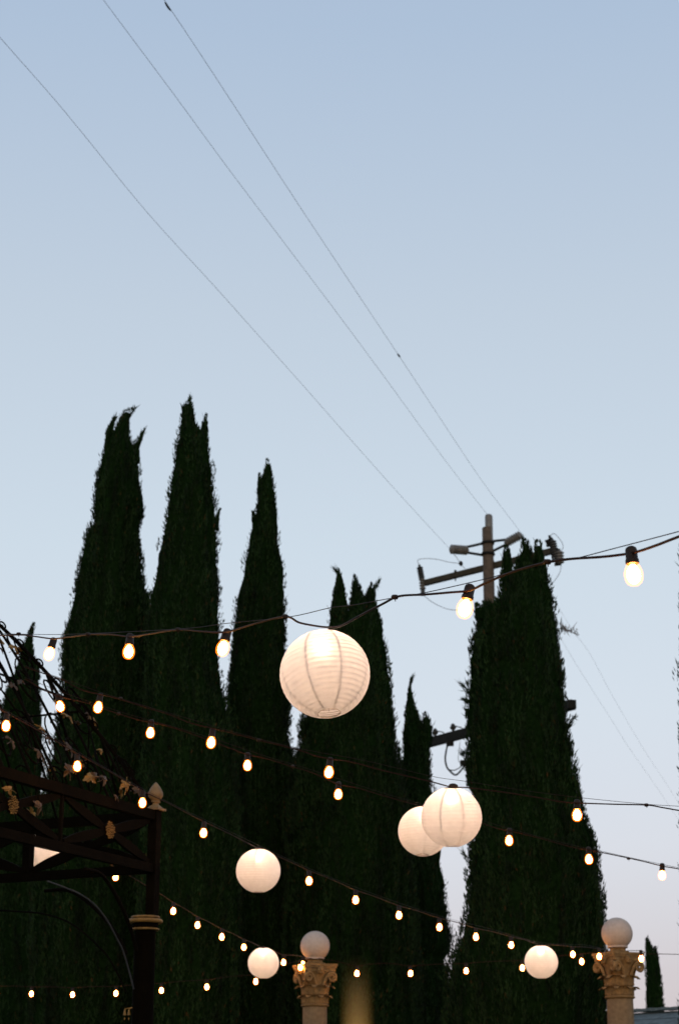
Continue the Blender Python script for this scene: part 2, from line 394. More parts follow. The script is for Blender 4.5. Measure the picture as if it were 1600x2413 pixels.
D_ = [(1440, 805, 890), (1450, 779, 896), (1485, 772, 903), (1529, 752, 909), (1573, 736, 915), (1617, 728, 925), (1643, 722, 928), (1678, 716, 934), (1700, 705, 937), (1713, 700, 938), (1734, 699, 937), (1752, 704, 938),
      (1775, 696, 946), (1820, 682, 955), (1900, 674, 965), (2100, 664, 985), (2413, 650, 1000)]
D1 = [(1346, 797, 801), (1360, 793, 808), (1377, 790, 812), (1412, 782, 817), (1450, 777, 822), (1500, 775, 830)]
D2 = [(1362, 834, 837), (1378, 830, 844), (1397, 829, 852), (1430, 824, 864), (1470, 820, 872)]
D3 = [(1378, 873, 877), (1396, 864, 884), (1412, 857, 885), (1441, 852, 891), (1480, 845, 901)]
cypress(23.3, [D_, D1, D2, D3], 'broad cypress with three separate spires, directly behind the largest paper lantern', hooks=(((800, 1356), (791, 1344), .015), ((880, 1395), (892, 1372), .02)))
E_ = [(1601, 967, 970), (1629, 961, 969), (1650, 960, 973), (1671, 956, 981), (1681, 954, 988), (1706, 953, 996), (1728, 947, 1008), (1748, 946, 1015), (1776, 948, 1012), (1804, 945, 1015), (1833, 943, 1016),
      (1861, 942, 1019), (1930, 938, 1038), (1998, 935, 1041), (2037, 930, 1033), (2061, 928, 1040), (2094, 925, 1048), (2152, 920, 1057), (2209, 918, 1064), (2235, 916, 1068), (2262, 915, 1052), (2300, 912, 1064), (2413, 908, 1075)]
E1 = [(1684, 1000, 1003), (1692, 995, 1010), (1712, 994, 1015), (1740, 988, 1018), (1775, 982, 1010)]
cypress(25.5, [E_, E1], 'short cypress with a thin crooked tip, between the three-spired tree and the utility pole tree', hooks=(((966, 1612), (971, 1598), .012),))
F_ = [(1343, 1183, 1287), (1378, 1177, 1295), (1408, 1173, 1299), (1426, 1150, 1306), (1436, 1122, 1308), (1452, 1120, 1312), (1478, 1117, 1316), (1495, 1113, 1320), (1512, 1107, 1322), (1556, 1103, 1327), (1600, 1104, 1331), (1645, 1101, 1334),
      (1689, 1097, 1340), (1734, 1096, 1348), (1778, 1095, 1355), (1808, 1097, 1360), (1849, 1096, 1367), (1870, 1104, 1370), (1890, 1108, 1373), (1911, 1106, 1377), (1941, 1103, 1392), (1978, 1101, 1406), (2007, 1096, 1412), (2035, 1098, 1416),
      (2052, 1092, 1417), (2090, 1099, 1420), (2123, 1094, 1426), (2161, 1092, 1427), (2180, 1087, 1428), (2209, 1080, 1429), (2228, 1074, 1430), (2245, 1067, 1430), (2300, 1052, 1432), (2413, 1040, 1434)]
F1 = [(1293, 1189, 1193), (1304, 1186, 1199), (1319, 1183, 1204), (1343, 1183, 1206), (1380, 1178, 1212)]
F2 = [(1276, 1233, 1237), (1284, 1229, 1245), (1300, 1226, 1250), (1330, 1214, 1258), (1370, 1210, 1262)]
F3 = [(1278, 1263, 1272), (1290, 1259, 1277), (1304, 1259, 1279), (1330, 1254, 1287), (1370, 1250, 1292)]
F4 = [(1424, 1120, 1150), (1430, 1118, 1164), (1460, 1118, 1180)]
cypress(20.8, [F_, F1, F2, F3, F4], 'widest cypress with several spiky tips, hiding the lower part of the utility pole',
        hooks=(((1118, 1642), (1087, 1612), .03), ((1118, 1662), (1094, 1650), .03), ((1328, 1725), (1351, 1692), .02), ((1112, 1792), (1089, 1776), .03), ((1112, 2040), (1092, 2012), .03), ((1234, 1290), (1232, 1274), .01)))
G_ = [(1471, 80, 83), (1491, 70, 80), (1516, 57, 78), (1529, 49, 79), (1555, 46, 83), (1600, 28, 94), (1637, 10, 97), (1664, 4, 99), (1740, -10, 104), (1771, -16, 102), (1825, -24, 99), (1862, -30, 97), (1880, -34, 100), (1905, -36, 112), (2000, -42, 135), (2413, -60, 160)]
cypress(28, [G_, [(1555, 84, 87), (1568, 83, 91), (1600, 80, 95)]], 'small narrow cypress tip rising above the gazebo dome at the far left', dens=.8, blade=1.15)
H_ = [(2204, 1520, 1523), (2222, 1520, 1530), (2246, 1520, 1540), (2257, 1520, 1551), (2281, 1521, 1556), (2316, 1522, 1557), (2363, 1523, 1563), (2382, 1521, 1565), (2413, 1520, 1568)]
cypress(50, [H_, [(2232, 1542, 1546), (2243, 1539, 1548), (2262, 1538, 1552)]], 'distant little cypress with a double tip, right of the right stone column', dens=.5, blade=1.6)
I_ = [(1180, 1628, 1632), (1260, 1612, 1650), (1318, 1601, 1668), (1342, 1603, 1672), (1500, 1603, 1690), (1645, 1600, 1700), (1680, 1600, 1704), (2000, 1603, 1710), (2105, 1600, 1712), (2413, 1604, 1720)]
cypress(19, [I_], 'tall cypress just past the right edge, only a few twigs in view', dens=.8)

# ------------------------------------------------------------------ utility pole
DP = 40.0
pole_top = P(1148, 1243, DP)
up0 = empty('utility_pole', (pole_top.x, DP, 0), 'weathered wooden utility pole with two crossarms rising behind the widest cypress', 'utility pole')
uo = up0.location.copy()
s_ = MB(); xx = pole_top.x
s_.lathe([(.19, -.2), (.17, 4), (.135, 10), (.118, pole_top.z - .02), (.10, pole_top.z)], 18, c=(xx, DP, 0))
s_.build('pole_shaft', M_wood, up0, uo, True)
q = MB(); ct = P(1149.5, 1214, DP)
q.lathe([(.082, pole_top.z - .35), (.085, pole_top.z - .05), (.085, ct.z - .04), (.07, ct.z), (.02, ct.z + .02)], 16, c=(ct.x + .012, DP - .02, 0))
q.build('pole_top_extension', M_porc, up0, uo, True)
def disc_stack(name, a, b, r, m, n=9, parent=up0, org=uo, core=.55):
    a = Vector(a); b = Vector(b); L = (b - a).length; M = axisM(a, b); prof = [(r * .3, 0)]
    for k in range(n):
        z0 = L * (.06 + .88 * k / n); z1 = L * (.06 + .88 * (k + 1) / n); h = z1 - z0
        prof += [(r * core, z0), (r, z0 + h * .35), (r * .97, z0 + h * .6), (r * core, z0 + h * .75)]
    prof += [(r * .35, L)]
    mb = MB(); mb.lathe(prof, 14, M, a); return mb.build(name, m, parent, org)
# horizontal insulators and their struts
disc_stack('insulator', P(1059, 1294, DP - .2), P(1103, 1297, DP), .108, M_porc, 7, core=.68)
disc_stack('insulator', P(1229, 1259, DP - .2), P(1189, 1281, DP), .105, M_porc, 7, core=.68)
st = MB()
for a, b in (((1100, 1289), (1135, 1281)), ((1100, 1302), (1137, 1308)), ((1155, 1276), (1190, 1272)), ((1156, 1301), (1196, 1281))):
    st.tube([P(*a, DP), P(*b, DP)], .03, 8)
st.lathe([(.14, -.03), (.15, 0), (.14, .03)], 16, c=(xx, DP, P(1148, 1280, DP).z)); st.lathe([(.145, -.03), (.155, 0), (.145, .03)], 16, c=(xx, DP, P(1148, 1306, DP).z))
st.build('insulator_bracket', M_iron, up0, uo)
# upper crossarm
HA = P(1150, 1340, DP + .24).z
aL = PH(1000, 1374, HA); aR = PH(1306, 1297, HA)
ctr = P(1150, 1340, DP)
adir = (aR - aL); tt = (ctr - aL).dot(adir) / adir.length_squared; shift = Vector((0, ctr.y - .16 - (aL + adir * tt).y, 0))
aL += shift * 0; aR += shift * 0
arm = MB(); arm.bar(aL, aR, .10, .125); ua = arm.build('crossarm', M_arm, up0, uo)
bo = MB()
for px_ in ((1076, 1336, 1368), (1272, 1297, 1318), (1166, 1322, 1358)):
    pm = P(px_[0], px_[1], DP); t = (px_[0] - 1000) / 306; c = aL.lerp(aR, t)
    bo.tube([c + Vector((0, 0, .11)), c + Vector((0, 0, -.13))], .014, 6)
    bo.lathe([(.03, .07), (.03, .1), (.02, .12)], 8, c=c); 
bo.build('crossarm_bolt', M_iron, ua, uo)
# cut-out on the left end
cl = MB(); c = aL
def pa(x, y): return P(x, y, aL.y)
disc_stack('insulator', pa(994, 1366), pa(988, 1334), .075, M_porcd, 7)
disc_stack('insulator', pa(994, 1362), pa(996, 1392), .075, M_porc, 4)
cl.tube([pa(988, 1340), pa(988, 1331)], .03, 8); cl.build('wire_terminal', M_iron, up0, uo); cl = MB(); cl.tube([pa(996, 1388), pa(996, 1403)], .05, 8); cl.build('fuse_cutout', M_porcd, up0, uo)
cl = MB(); cl.bar(pa(993, 1376), pa(1006, 1373), .08, .12); cl.build('mounting_bracket', M_iron, up0, uo)
def pb(x, y): return P(x, y, aR.y)
disc_stack('insulator', pb(1312, 1322), pb(1300, 1271), .085, M_porcd, 8)
disc_stack('insulator', pb(1318, 1330), pb(1317, 1297), .10, M_porc, 4)
cr_ = MB(); cr_.tube([pb(1302, 1322), pb(1295, 1270), pb(1294, 1262)], [.02, .025, .03], 8)
cr_.build('fuse_tube', M_iron, up0, uo); cr_ = MB()
cr_.tube([pb(1284, 1276), pb(1290, 1274), pb(1301, 1268)], .03, 6); cr_.tube([pb(1290, 1274), pb(1291, 1288)], .04, 8); cr_.build('wire_terminal', M_iron, up0, uo); cr_ = MB()
cr_.bar(pb(1306, 1330), pb(1321, 1328), .08, .06); cr_.build('mounting_bracket', M_iron, up0, uo); cr_ = MB(); cr_.bar(pb(1298, 1304), pb(1320, 1300), .06, .13)
cr_.build('mounting_bracket', M_iron, up0, uo)
# jumper wires
jw = MB()
for pts in ([(988, 1332), (984, 1320), (1000, 1316), (1030, 1318), (1055, 1324), (1084, 1328)],
            [(998, 1403), (1020, 1420), (1050, 1434), (1078, 1438), (1096, 1436)],
            [(1296, 1262), (1306, 1258), (1322, 1276), (1326, 1290), (1320, 1300)],
            [(1322, 1332), (1318, 1350), (1306, 1368), (1296, 1380)],
            [(1060, 1296), (1074, 1312), (1086, 1330), (1096, 1340)], [(1230, 1262), (1238, 1276), (1244, 1292)]):
    jw.tube(catmull([P(x, y, DP - .1) for x, y in pts], 4), .007, 5)
jw.build('jumper_wire', M_line, up0, uo)
nb = MB(); c = P(1085.5, 1328, DP - .1); nb.lathe([(.01, -.06), (.045, -.02), (.04, .03), (.01, .06)], 8, c=c); nb.build('wire_clamp', M_iron, up0, uo)
# lower crossarm
HB = P(1178, 1702, DP).z
bL = PH(985, 1757, HB); bR = PH(1350, 1660, HB)
la = MB(); la.bar(bL, bR, .13, .20); lo = la.build('crossarm', M_iron, up0, uo)
for px_, py_ in ((1029, 1731), (1074, 1719), (1300, 1662)):
    t = (px_ - 985) / 365.; c = bL.lerp(bR, t) + Vector((0, 0, .07))
    mb = MB(); mb.lathe([(.02, 0), (.03, .07), (.055, .09), (.075, .13), (.05, .15), (.055, .17), (.03, .21), (.01, .22)], 12, c=c)
    mb.tube([c + Vector((.03, 0, .16)), c + Vector((.18, 0, .13)), c + Vector((.26, 0, .02))], .013, 6)
    mb.build('pin_insulator', M_porcd, up0, uo)
def pd(x, y): return P(x, y, bL.lerp(bR, .25).y)
hc = MB()
hc.tube(catmull([pd(1055, 1752), pd(1050, 1775), pd(1049, 1792), pd(1053, 1808), pd(1061, 1818), pd(1072, 1826), pd(1082, 1820), pd(1095, 1803)], 5), .022, 6)
hc.tube(catmull([pd(1058, 1814), pd(1070, 1815), pd(1084, 1808), pd(1098, 1796)], 5), .012, 6)
hc.tube(catmull([pd(1084, 1748), pd(1080, 1775), pd(1080, 1792), pd(1086, 1800)], 5), .006, 5)
hc.build('hanging_cable', M_iron, up0, uo)
tb = MB(); tb.box(pd(1060, 1752), (.16, .14, .1)); tb.box(pd(1091, 1798), (.13, .13, .11)); tb.build('cable_clamp', M_iron, up0, uo)
eb = MB(); c = P(1346, 1661, bR.y); eb.box(c, (.17, .2, .17)); eb.tube([c + Vector((-.06, 0, .08)), c + Vector((-.1, 0, .17)), c + Vector((-.2, 0, .2))], .02, 6)
eb.build('junction_box', M_iron, up0, uo)

# ------------------------------------------------------------------ power lines
def pline(pts, H, label, r=.0031, name='power_line'):
    # straight span in 3D from the pole towards / past the camera, slight sag
    q = [PH(x, y, H) for x, y in pts]
    mb = MB(); mb.tube(catmull(q, 4), r, 5)
    o = mb.build(name, M_line, None, q[len(q) // 2]); tag(o, label, 'power line', 'power lines crossing the sky'); return q
HL = P(1058, 1291, DP).z
pline([(-90, -20), (0, 87), (153, 262), (347, 500), (510, 679), (714, 908), (867, 1082), (975, 1202), (1058, 1292)], HL, 'lowest of the three thin power lines, ending at the pole\'s left insulator')
pline([(160, -120), (245, 0), (408, 219), (551, 414), (776, 713), (918, 905), (1051, 1088), (1149, 1214)], P(1149, 1214, DP).z, 'middle power line of three, ending at the top of the utility pole')
w3 = pline([(310, -115), (388, 0), (510, 184), (714, 498), (939, 837), (1020, 960), (1133, 1130), (1229, 1258)], P(1229, 1258, DP).z, 'uppermost power line with two dark sleeves, ending at the pole\'s right insulator')
H3 = P(1229, 1258, DP).z
sp = bpy.data.objects
for a, b, rr in (((389, 5), (403, 26), .026), ((936, 833), (943, 842.5), .03)):
    p0 = PH(*a, H3); p1 = PH(*b, H3); rr *= .5; m1 = p0.lerp(p1, .3); m2 = p0.lerp(p1, .7); mb = MB(); mb.tube([p0, m1, m2, p1], [.004, rr, rr, .004], 8)
    o = mb.build('line_splice', M_iron, None, m1)
    tag(o, 'long dark splice sleeve on the uppermost power line at the picture\'s top edge' if a[0] < 500 else 'tiny dark splice sleeve halfway down the uppermost power line', 'splice')
HF = P(1300, 1400, 43).z
pline([(1262, 1330), (1310, 1420), (1344, 1478), (1390, 1542), (1433, 1623), (1486, 1716), (1528, 1785), (1577, 1859), (1625, 1935)], HF, 'faint far power line running down to the right past the snagged twigs', .0026)
pline([(1262, 1390), (1330, 1520), (1405, 1642), (1443, 1701), (1481, 1762), (1545, 1853), (1620, 1965)], HF - .5, 'fainter far power line below the other, right of the widest cypress', .0026)
tw = MB(); c0 = PH(1336, 1483, HF); random.seed(4)
for k in range(46):
    u = random.random(); a = P(1320 + 40 * u, 1480 + 10 * u + random.gauss(0, 4), c0.y + random.gauss(0, .1))
    b = a + Vector((random.gauss(0, .06), random.gauss(0, .06), random.gauss(.03, .07))); tw.tube([a, (a + b) / 2 + Vector((0, 0, .01)), b], [.011, .008, .003], 4)
tw.tube([P(1318, 1480, c0.y), P(1338, 1486, c0.y), P(1364, 1497, c0.y)], .012, 5)
tag(tw.build('twig_tangle', M_bark, None, c0), 'small blurry tangle of dead twigs snagged on the far power line', 'twigs')

# ------------------------------------------------------------------ bulbs
def lathe_mesh(name, prof, n, m):
    mb = MB(); mb.lathe(prof, n); o = mb.build(name, m, smooth=True); COL.objects.unlink(o); return o
p_sock = lathe_mesh('socket', [(.008, .004), (.0135, 0), (.0158, -.006), (.0160, -.030), (.0178, -.032), (.0182, -.040), (.0165, -.043), (.012, -.043)], 14, M_black)
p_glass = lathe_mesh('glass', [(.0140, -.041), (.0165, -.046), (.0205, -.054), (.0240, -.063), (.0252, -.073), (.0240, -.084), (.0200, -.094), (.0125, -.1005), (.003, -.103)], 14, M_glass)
p_fil = lathe_mesh('filament', [(.006, -.046), (.0105, -.052), (.0158, -.061), (.0178, -.071), (.0168, -.082), (.0128, -.090), (.0075, -.095), (.001, -.0965)], 8, M_fil)
p_fil2 = p_fil.copy(); p_fil2.data = p_fil.data.copy(); p_fil2.data.materials.clear(); p_fil2.data.materials.append(M_fil2)
def bulb(top, label, tilt=(0, 0), group=None, s=1.0):
    e = empty('light_bulb', top, label, 'light bulb', group, (math.radians(tilt[1]), math.radians(tilt[0]), random.uniform(0, 6)))
    e.rotation_euler = (Matrix.Rotation(math.radians(tilt[0]), 3, 'Y') @ Matrix.Rotation(math.radians(tilt[1]), 3, 'X')).to_euler()
    e.scale = (s, s, s)
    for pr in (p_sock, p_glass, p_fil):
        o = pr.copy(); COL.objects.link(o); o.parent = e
    return e
def bulb_px(px, py, inv, label, group, tilt=0, tiltx=0, hang=.072):
    # px,py = centre of the glowing glass in the photograph, inv = 1 / camera depth at that place on the string
    r = ray(px, py); dep = 1 / inv; c = EYE + r * dep
    R = (Matrix.Rotation(math.radians(tilt), 3, 'Y') @ Matrix.Rotation(math.radians(tiltx), 3, 'X'))
    top = c - R @ Vector((0, 0, -hang))
    bulb(top, label, (tilt, tiltx), group); return top
def PD(px, py, inv): return EYE + ray(px, py) * (1 / inv)

def cable(pts, inv, label, r=.0035, name='light_string', m=None, ties=(), grp='cables of the light strings'):
    q = [PD(x, y, inv(x)) if len(pt) == 2 else PD(x, y, pt[2]) for pt in pts for x, y in [pt[:2]]]
    mb = MB(); mb.tube(catmull(q, 5), r, 6)
    mid = q[len(q) // 2]; rt = mb.build(name, m or M_cable, None, mid, True); tag(rt, label, 'cable', grp)
    for (x, y) in ties:
        t = MB(); c = PD(x, y, inv(x)); t.lathe([(.003, -.011), (.0075, -.008), (.0085, 0), (.0075, .008), (.003, .011)], 8, Matrix.Rotation(math.pi / 2, 3, 'Y'), c)
        t.tube([c, c + Vector((.002, 0, -.014))], .0015, 5)
        t.build('cable_tie', M_black, rt, mid)
    return rt

# paper lanterns -----------------------------------------------------------
def lantern_mesh(R, n=40, ribs=22, squash=.98):
    prof = []; lat0 = math.radians(-75.5); lat1 = math.radians(75.5)
    K = ribs * 4
    for i in range(K + 1):
        la = lat0 + (lat1 - lat0) * i / K; ph = (i % 4) / 4
        b = .9875 + .0125 * math.sin(math.pi * ph) ** .7 if ph else .9875
        prof.append((R * math.cos(la) * b, R * math.sin(la) * squash * b))
    mb = MB(); vs = []
    for r, z in prof:
        for k in range(n):
            a = 2 * math.pi * k / n; vs.append((r * math.cos(a), r * math.sin(a), z))
    fs = [(i * n + k, i * n + (k + 1) % n, (i + 1) * n + (k + 1) % n, (i + 1) * n + k) for i in range(K) for k in range(n)]
    mb.add(vs, fs); return mb, lat0, lat1
R0_ = .15
mb, la0, la1 = lantern_mesh(R0_, 48)
l_paper = mb.build('paper_shade', M_paper, smooth=False); l_paper.data.polygons.foreach_set('use_smooth', [True] * len(l_paper.data.polygons)); COL.objects.unlink(l_paper)
seams = []
mb = MB(); Ns = 40
for sd_ in range(1):
    L_, Rr = [], []
    for i in range(Ns + 1):
        la = la0 + (la1 - la0) * i / Ns; wdt = .0044
        r = R0_ * .984 * math.cos(la); z = R0_ * .984 * .98 * math.sin(la)
        L_.append((r, -wdt, z)); Rr.append((r, wdt, z))
    mb.add(L_ + Rr, [(i, i + 1, Ns + 2 + i, Ns + 1 + i) for i in range(Ns)])
l_seam = mb.build('seam', M_seam); COL.objects.unlink(l_seam)
mb = MB(); pts = []
turns = 22
for i in range(turns * 28 + 1):
    t = i / (turns * 28); la = la0 + (la1 - la0) * t; a = 2 * math.pi * turns * t
    pts.append((R0_ * .978 * math.cos(la) * math.cos(a), R0_ * .978 * math.cos(la) * math.sin(a), R0_ * .978 * .98 * math.sin(la)))
mb.tube(pts, .00075, 4)
M_rib = mat('bamboo_rib', (.12, .08, .05), .6)
l_rib = mb.build('rib_wire', M_rib); COL.objects.unlink(l_rib)
mb = MB()
for z in (R0_ * .98 * math.sin(la1), R0_ * .98 * math.sin(la0)):
    rr = R0_ * math.cos(la1)
    mb.tube([(rr * math.cos(a), rr * math.sin(a), z) for a in [2 * math.pi * k / 24 for k in range(25)]], .0009, 5, False)
M_ring = mat('pale_rim', (.45, .36, .28), .6); l_ring = mb.build('rim_ring', M_ring); COL.objects.unlink(l_ring)
mb = MB(); zt = R0_ * .98
mb.tube([(-.036, 0, zt * .97), (-.012, 0, zt * 1.0), (0, 0, zt * 1.05), (.012, 0, zt * 1.0), (.036, 0, zt * .97)], .0012, 5)
mb.tube([(-.012, 0, zt * 1.0), (-.01, 0, .02), (0, 0, -zt * .93), (.01, 0, .02), (.012, 0, zt * 1.0)], .0009, 4)
l_hang = mb.build('wire_hanger', M_steel); COL.objects.unlink(l_hang)
def lantern(px, py, dpx, label, tilt=(0, 0), rot=0, top=True):
    r = ray(px, py); dep = .30 * FPX / dpx; c = EYE + r * dep
    e = empty('paper_lantern', c, label, 'paper lantern', 'round white paper lanterns hung from the light strings')
    e.rotation_euler = (Matrix.Rotation(math.radians(tilt[0]), 3, 'Y') @ Matrix.Rotation(math.radians(tilt[1]), 3, 'X') @ Matrix.Rotation(math.radians(rot), 3, 'Z')).to_euler()
    sh_ = l_paper.copy(); COL.objects.link(sh_); sh_.parent = e
    for k in range(8):
        o = l_seam.copy(); COL.objects.link(o); o.parent = e; o.rotation_euler = (0, 0, 2 * math.pi * k / 8)
    for pr in (l_rib, l_ring, l_hang):
        o = pr.copy(); COL.objects.link(o); o.parent = e
    b = p_sock.copy(); COL.objects.link(b); b.parent = e; b.location = (0, 0, R0_ * .98 + .008); b.name = 'bulb'
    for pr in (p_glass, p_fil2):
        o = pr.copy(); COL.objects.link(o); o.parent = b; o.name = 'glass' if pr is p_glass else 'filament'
    return c, 1 / dep
WORDS = ['first', 'second', 'third', 'fourth', 'fifth', 'sixth', 'seventh', 'eighth', 'ninth', 'tenth', 'eleventh', 'twelfth', 'thirteenth']

lantern(765.5, 1588, 213, 'largest paper lantern, hanging from the topmost light string, centre of the picture', (-6, -11), 22)
lantern(1063.5, 1926, 143.5, 'second largest paper lantern, overlapping the one behind it, above the sky gap', (0, 9), 20)
lantern(997, 1959, 119, 'paper lantern partly hidden behind the second largest one', (3, -4), 5)
lantern(609, 2052, 105, 'paper lantern hanging alone against the dark trees, left of centre', (0, 4), -8)
lantern(621, 2269.5, 73.5, 'smallest paper lantern, beside the left stone column', (0, 5), 10)
lantern(1274.5, 2267, 79, 'small paper lantern left of the right stone column', (0, 5), 14)
lantern(101, 2005, 86, 'paper lantern seen in pieces through the gazebo frame', (0, 0), 30)

# string 1 (top) -----------------------------------------------------------
i1 = lambda x: .158 + 6.1e-5 * (x - 765)
n1 = 'topmost light string'
G1 = 'glowing bulbs on the topmost light string'
bulb_px(-95, 1548, i1(-95), 'glowing bulb just outside the left edge on the topmost light string', G1, 4)
for (x, y, t, lab) in ((117, 1541, 15, 'leftmost glowing bulb in view on the topmost string, against open sky above the gazebo'),
                       (304, 1536, 3, 'second glowing bulb from the left on the topmost string, before the leftmost big cypress'),
                       (525.5, 1528, 14, 'glowing bulb on the topmost string, left of the largest paper lantern'),
                       (1095, 1434, 14, 'glowing bulb on the topmost string, in front of the utility pole\'s crossarm'),
                       (1492, 1354, -3, 'largest glowing bulb, against open sky near the right edge')):
    bulb_px(x, y, i1(x), lab, G1, t)
cable([(-95, 1512), (-40, 1500), (45, 1496), (85, 1500), (127, 1505), (170, 1500), (215, 1495), (262, 1495), (307, 1500), (352, 1494), (420, 1484), (475, 1488), (533, 1489), (600, 1470), (672, 1453),
       (705, 1467), (745, 1475), (775, 1478), (805, 1474), (850, 1450), (900, 1424), (940, 1405), (1000, 1401), (1060, 1396), (1106, 1391), (1150, 1371), (1215, 1345), (1289, 1325), (1345, 1317), (1420, 1312), (1488, 1303),
       (1540, 1287), (1600, 1264), (1660, 1244)], i1, 'topmost light string cable looping between its bulbs', .0037, ties=((45, 1494), (208, 1495), (420, 1484), (672, 1453), (930, 1407), (1289, 1324)))
cable([(-95, 1490), (0, 1493), (45, 1494), (150, 1495), (300, 1489), (450, 1480), (534, 1469), (680, 1454), (779, 1432), (830, 1426), (920, 1410), (1004, 1396), (1136, 1366), (1178, 1355), (1260, 1333), (1300, 1325), (1351, 1317),
       (1448, 1292), (1600, 1252), (1660, 1236)], i1, 'thin support wire above the topmost light string', .0014, 'support_wire', M_steel, grp='support wires of the light strings')
# string 2 -----------------------------------------------------------------
i2 = lambda x: .1064 + 8e-6 * (x - 1063)
G2 = 'glowing bulbs on the second light string'
for x, y, t, lab in ((232, 1667, 9, 'second string\'s leftmost glowing bulb, just right of the gazebo dome'), (498, 1750, 6, 'glowing bulb of the second string, below the gap left of the largest lantern'),
                     (775, 1820, 6, 'glowing bulb just below the largest paper lantern, upper of two close together'), (1359, 1921, 2, 'glowing bulb at the edge of the widest cypress, upper right')):
    bulb_px(x, y, i2(x), lab, G2, t)
cable([(60, 1572), (104, 1587), (150, 1603), (192, 1625), (236, 1636), (285, 1648), (340, 1666), (400, 1684), (450, 1704), (501, 1716), (553, 1729), (610, 1744), (706, 1768), (740, 1780), (777, 1788), (830, 1796), (900, 1815),
       (960, 1829), (1016, 1842), (1045, 1850), (1067, 1855), (1100, 1856), (1180, 1866), (1270, 1880), (1320, 1889), (1360, 1892), (1440, 1895), (1522, 1897), (1560, 1903), (1600, 1910), (1680, 1923)],
      i2, 'second light string cable, running from the gazebo to the right edge', .0034, ties=((285, 1646), (610, 1744), (1522, 1897)))
cable([(60, 1568), (150, 1600), (268, 1641), (420, 1686), (553, 1725), (706, 1764), (859, 1792), (1016, 1829), (1096, 1841), (1230, 1862), (1370, 1880), (1522, 1895), (1600, 1900), (1680, 1907)], i2,
      'thin support wire above the second light string', .0013, 'support_wire', M_steel, grp='support wires of the light strings')
cn = MB(); c = PD(1068, 1852, i2(1068)); cn.lathe([(.004, -.022), (.010, -.018), (.013, -.004), (.012, .008), (.007, .017), (.004, .022)], 10, Matrix.Rotation(math.pi / 2, 3, 'Y'), c)
tag(cn.build('cable_connector', M_black, None, c), 'dark cable connector on top of the second largest paper lantern', 'connector')
# string 3 -----------------------------------------------------------------
i3 = lambda x: .0885 - 7e-6 * (x - 997)
G3 = 'glowing bulbs on the third light string'
for x, y, t, lab in ((143, 1665, -14, 'glowing bulb shining through the upper part of the gazebo dome'), (355, 1727, 3, 'third string bulb right of the gazebo dome, below and right of a brighter one'), (583.5, 1804, 0, 'glowing bulb of the third string, midway between the gazebo and the largest lantern'),
                     (797, 1872, 2, 'glowing bulb below the largest paper lantern, lower of two close together'), (1199, 1981, 3, 'glowing bulb right of the second largest lantern, inside the widest cypress'),
                     (1387, 2025, -1, 'glowing bulb at the right rim of the widest cypress, lower right'), (1559, 2063, 4, 'glowing bulb against pale sky near the right edge, below the second string')):
    bulb_px(x, y, i3(x), lab, G3, t)
cable([(60, 1600), (110, 1628), (147, 1643), (200, 1655), (280, 1682), (330, 1697), (356, 1702), (400, 1712), (457, 1731), (545, 1764), (583, 1778), (630, 1788), (687, 1806), (737, 1821), (797, 1848), (840, 1856), (897, 1873), (950, 1888), (997, 1900),
       (1060, 1916), (1120, 1934), (1165, 1950), (1200, 1958), (1260, 1972), (1343, 1995), (1386, 2003), (1413, 2008), (1480, 2022), (1520, 2031), (1560, 2041), (1600, 2048), (1680, 2066)],
      i3, 'third light string cable, crossing behind the gazebo dome to the right edge', .0034, ties=((280, 1682), (690, 1806), (1480, 2023)))
cable([(60, 1596), (150, 1632), (300, 1682), (457, 1726), (630, 1783), (740, 1816), (900, 1868), (1000, 1896), (1120, 1929), (1205, 1954), (1343, 1990), (1413, 2005), (1480, 2020), (1560, 2037), (1600, 2045), (1680, 2060)], i3,
      'thin support wire above the third light string', .0013, 'support_wire', M_steel, grp='support wires of the light strings')
# string 4 -----------------------------------------------------------------
i4 = lambda x: .0777 - 2.95e-5 * (x - 609)
G4 = 'glowing bulbs on the fourth light string'
B4 = [(15.5, 1711, 0), (183, 1806, -3), (336.5, 1892, 0), (480, 1963, 3), (728.5, 2076, 0), (838, 2121, 0), (940, 2157, 0), (1035, 2185, 0), (1121, 2208, 0), (1204, 2227, 0), (1349, 2249, -2), (1411, 2254, 0)]
L4 = ['glowing bulb behind the gazebo dome at the left edge', 'glowing bulb split in two by a dome rib, low in the gazebo dome', 'glowing bulb beside the pointed finial of the gazebo post', 'glowing bulb between the gazebo post and the lone paper lantern',
      'glowing bulb right of the lone paper lantern, first beyond it', 'glowing bulb second right of the lone paper lantern', 'glowing bulb third right of the lone paper lantern, over the dark trees', 'glowing bulb immediately left of the narrow sky gap',
      'glowing bulb immediately right of the narrow sky gap', 'glowing bulb up and left of the small lantern by the right column', 'glowing bulb right of the small lantern, upper of two close together', 'glowing bulb touching the left corner of the right column capital']
for (x, y, t), lab in zip(B4, L4): bulb_px(x, y, i4(x) if x < 1400 else .0585, lab, G4, t)
def hang_line(bs, inv, extra=()):
    pts = []
    for k, (x, y, t) in enumerate(bs):
        pts.append((x, y - .074 * FPX * inv(x)))
    pts += list(extra); pts.sort(); full = []
    for a, b in zip(pts, pts[1:]):
        full.append(a); full.append(((a[0] * .55 + b[0] * .45), (a[1] * .55 + b[1] * .45) - 1.2))
    full.append(pts[-1]); return full
cable(hang_line(B4, i4, [(-90, 1620), (609, 1999), (1274, 2226), (1440, 2244)]), i4, 'fourth light string cable, running from the gazebo down to the right stone column', .0034)
cable([(x, y - 5) for x, y in hang_line(B4, i4, [(-90, 1622), (609, 1998), (1274, 2226), (1440, 2246)])[::3]] + [(1441, 2241)], i4, 'thin support wire along the fourth light string', .0012, 'support_wire', M_steel, grp='support wires of the light strings')
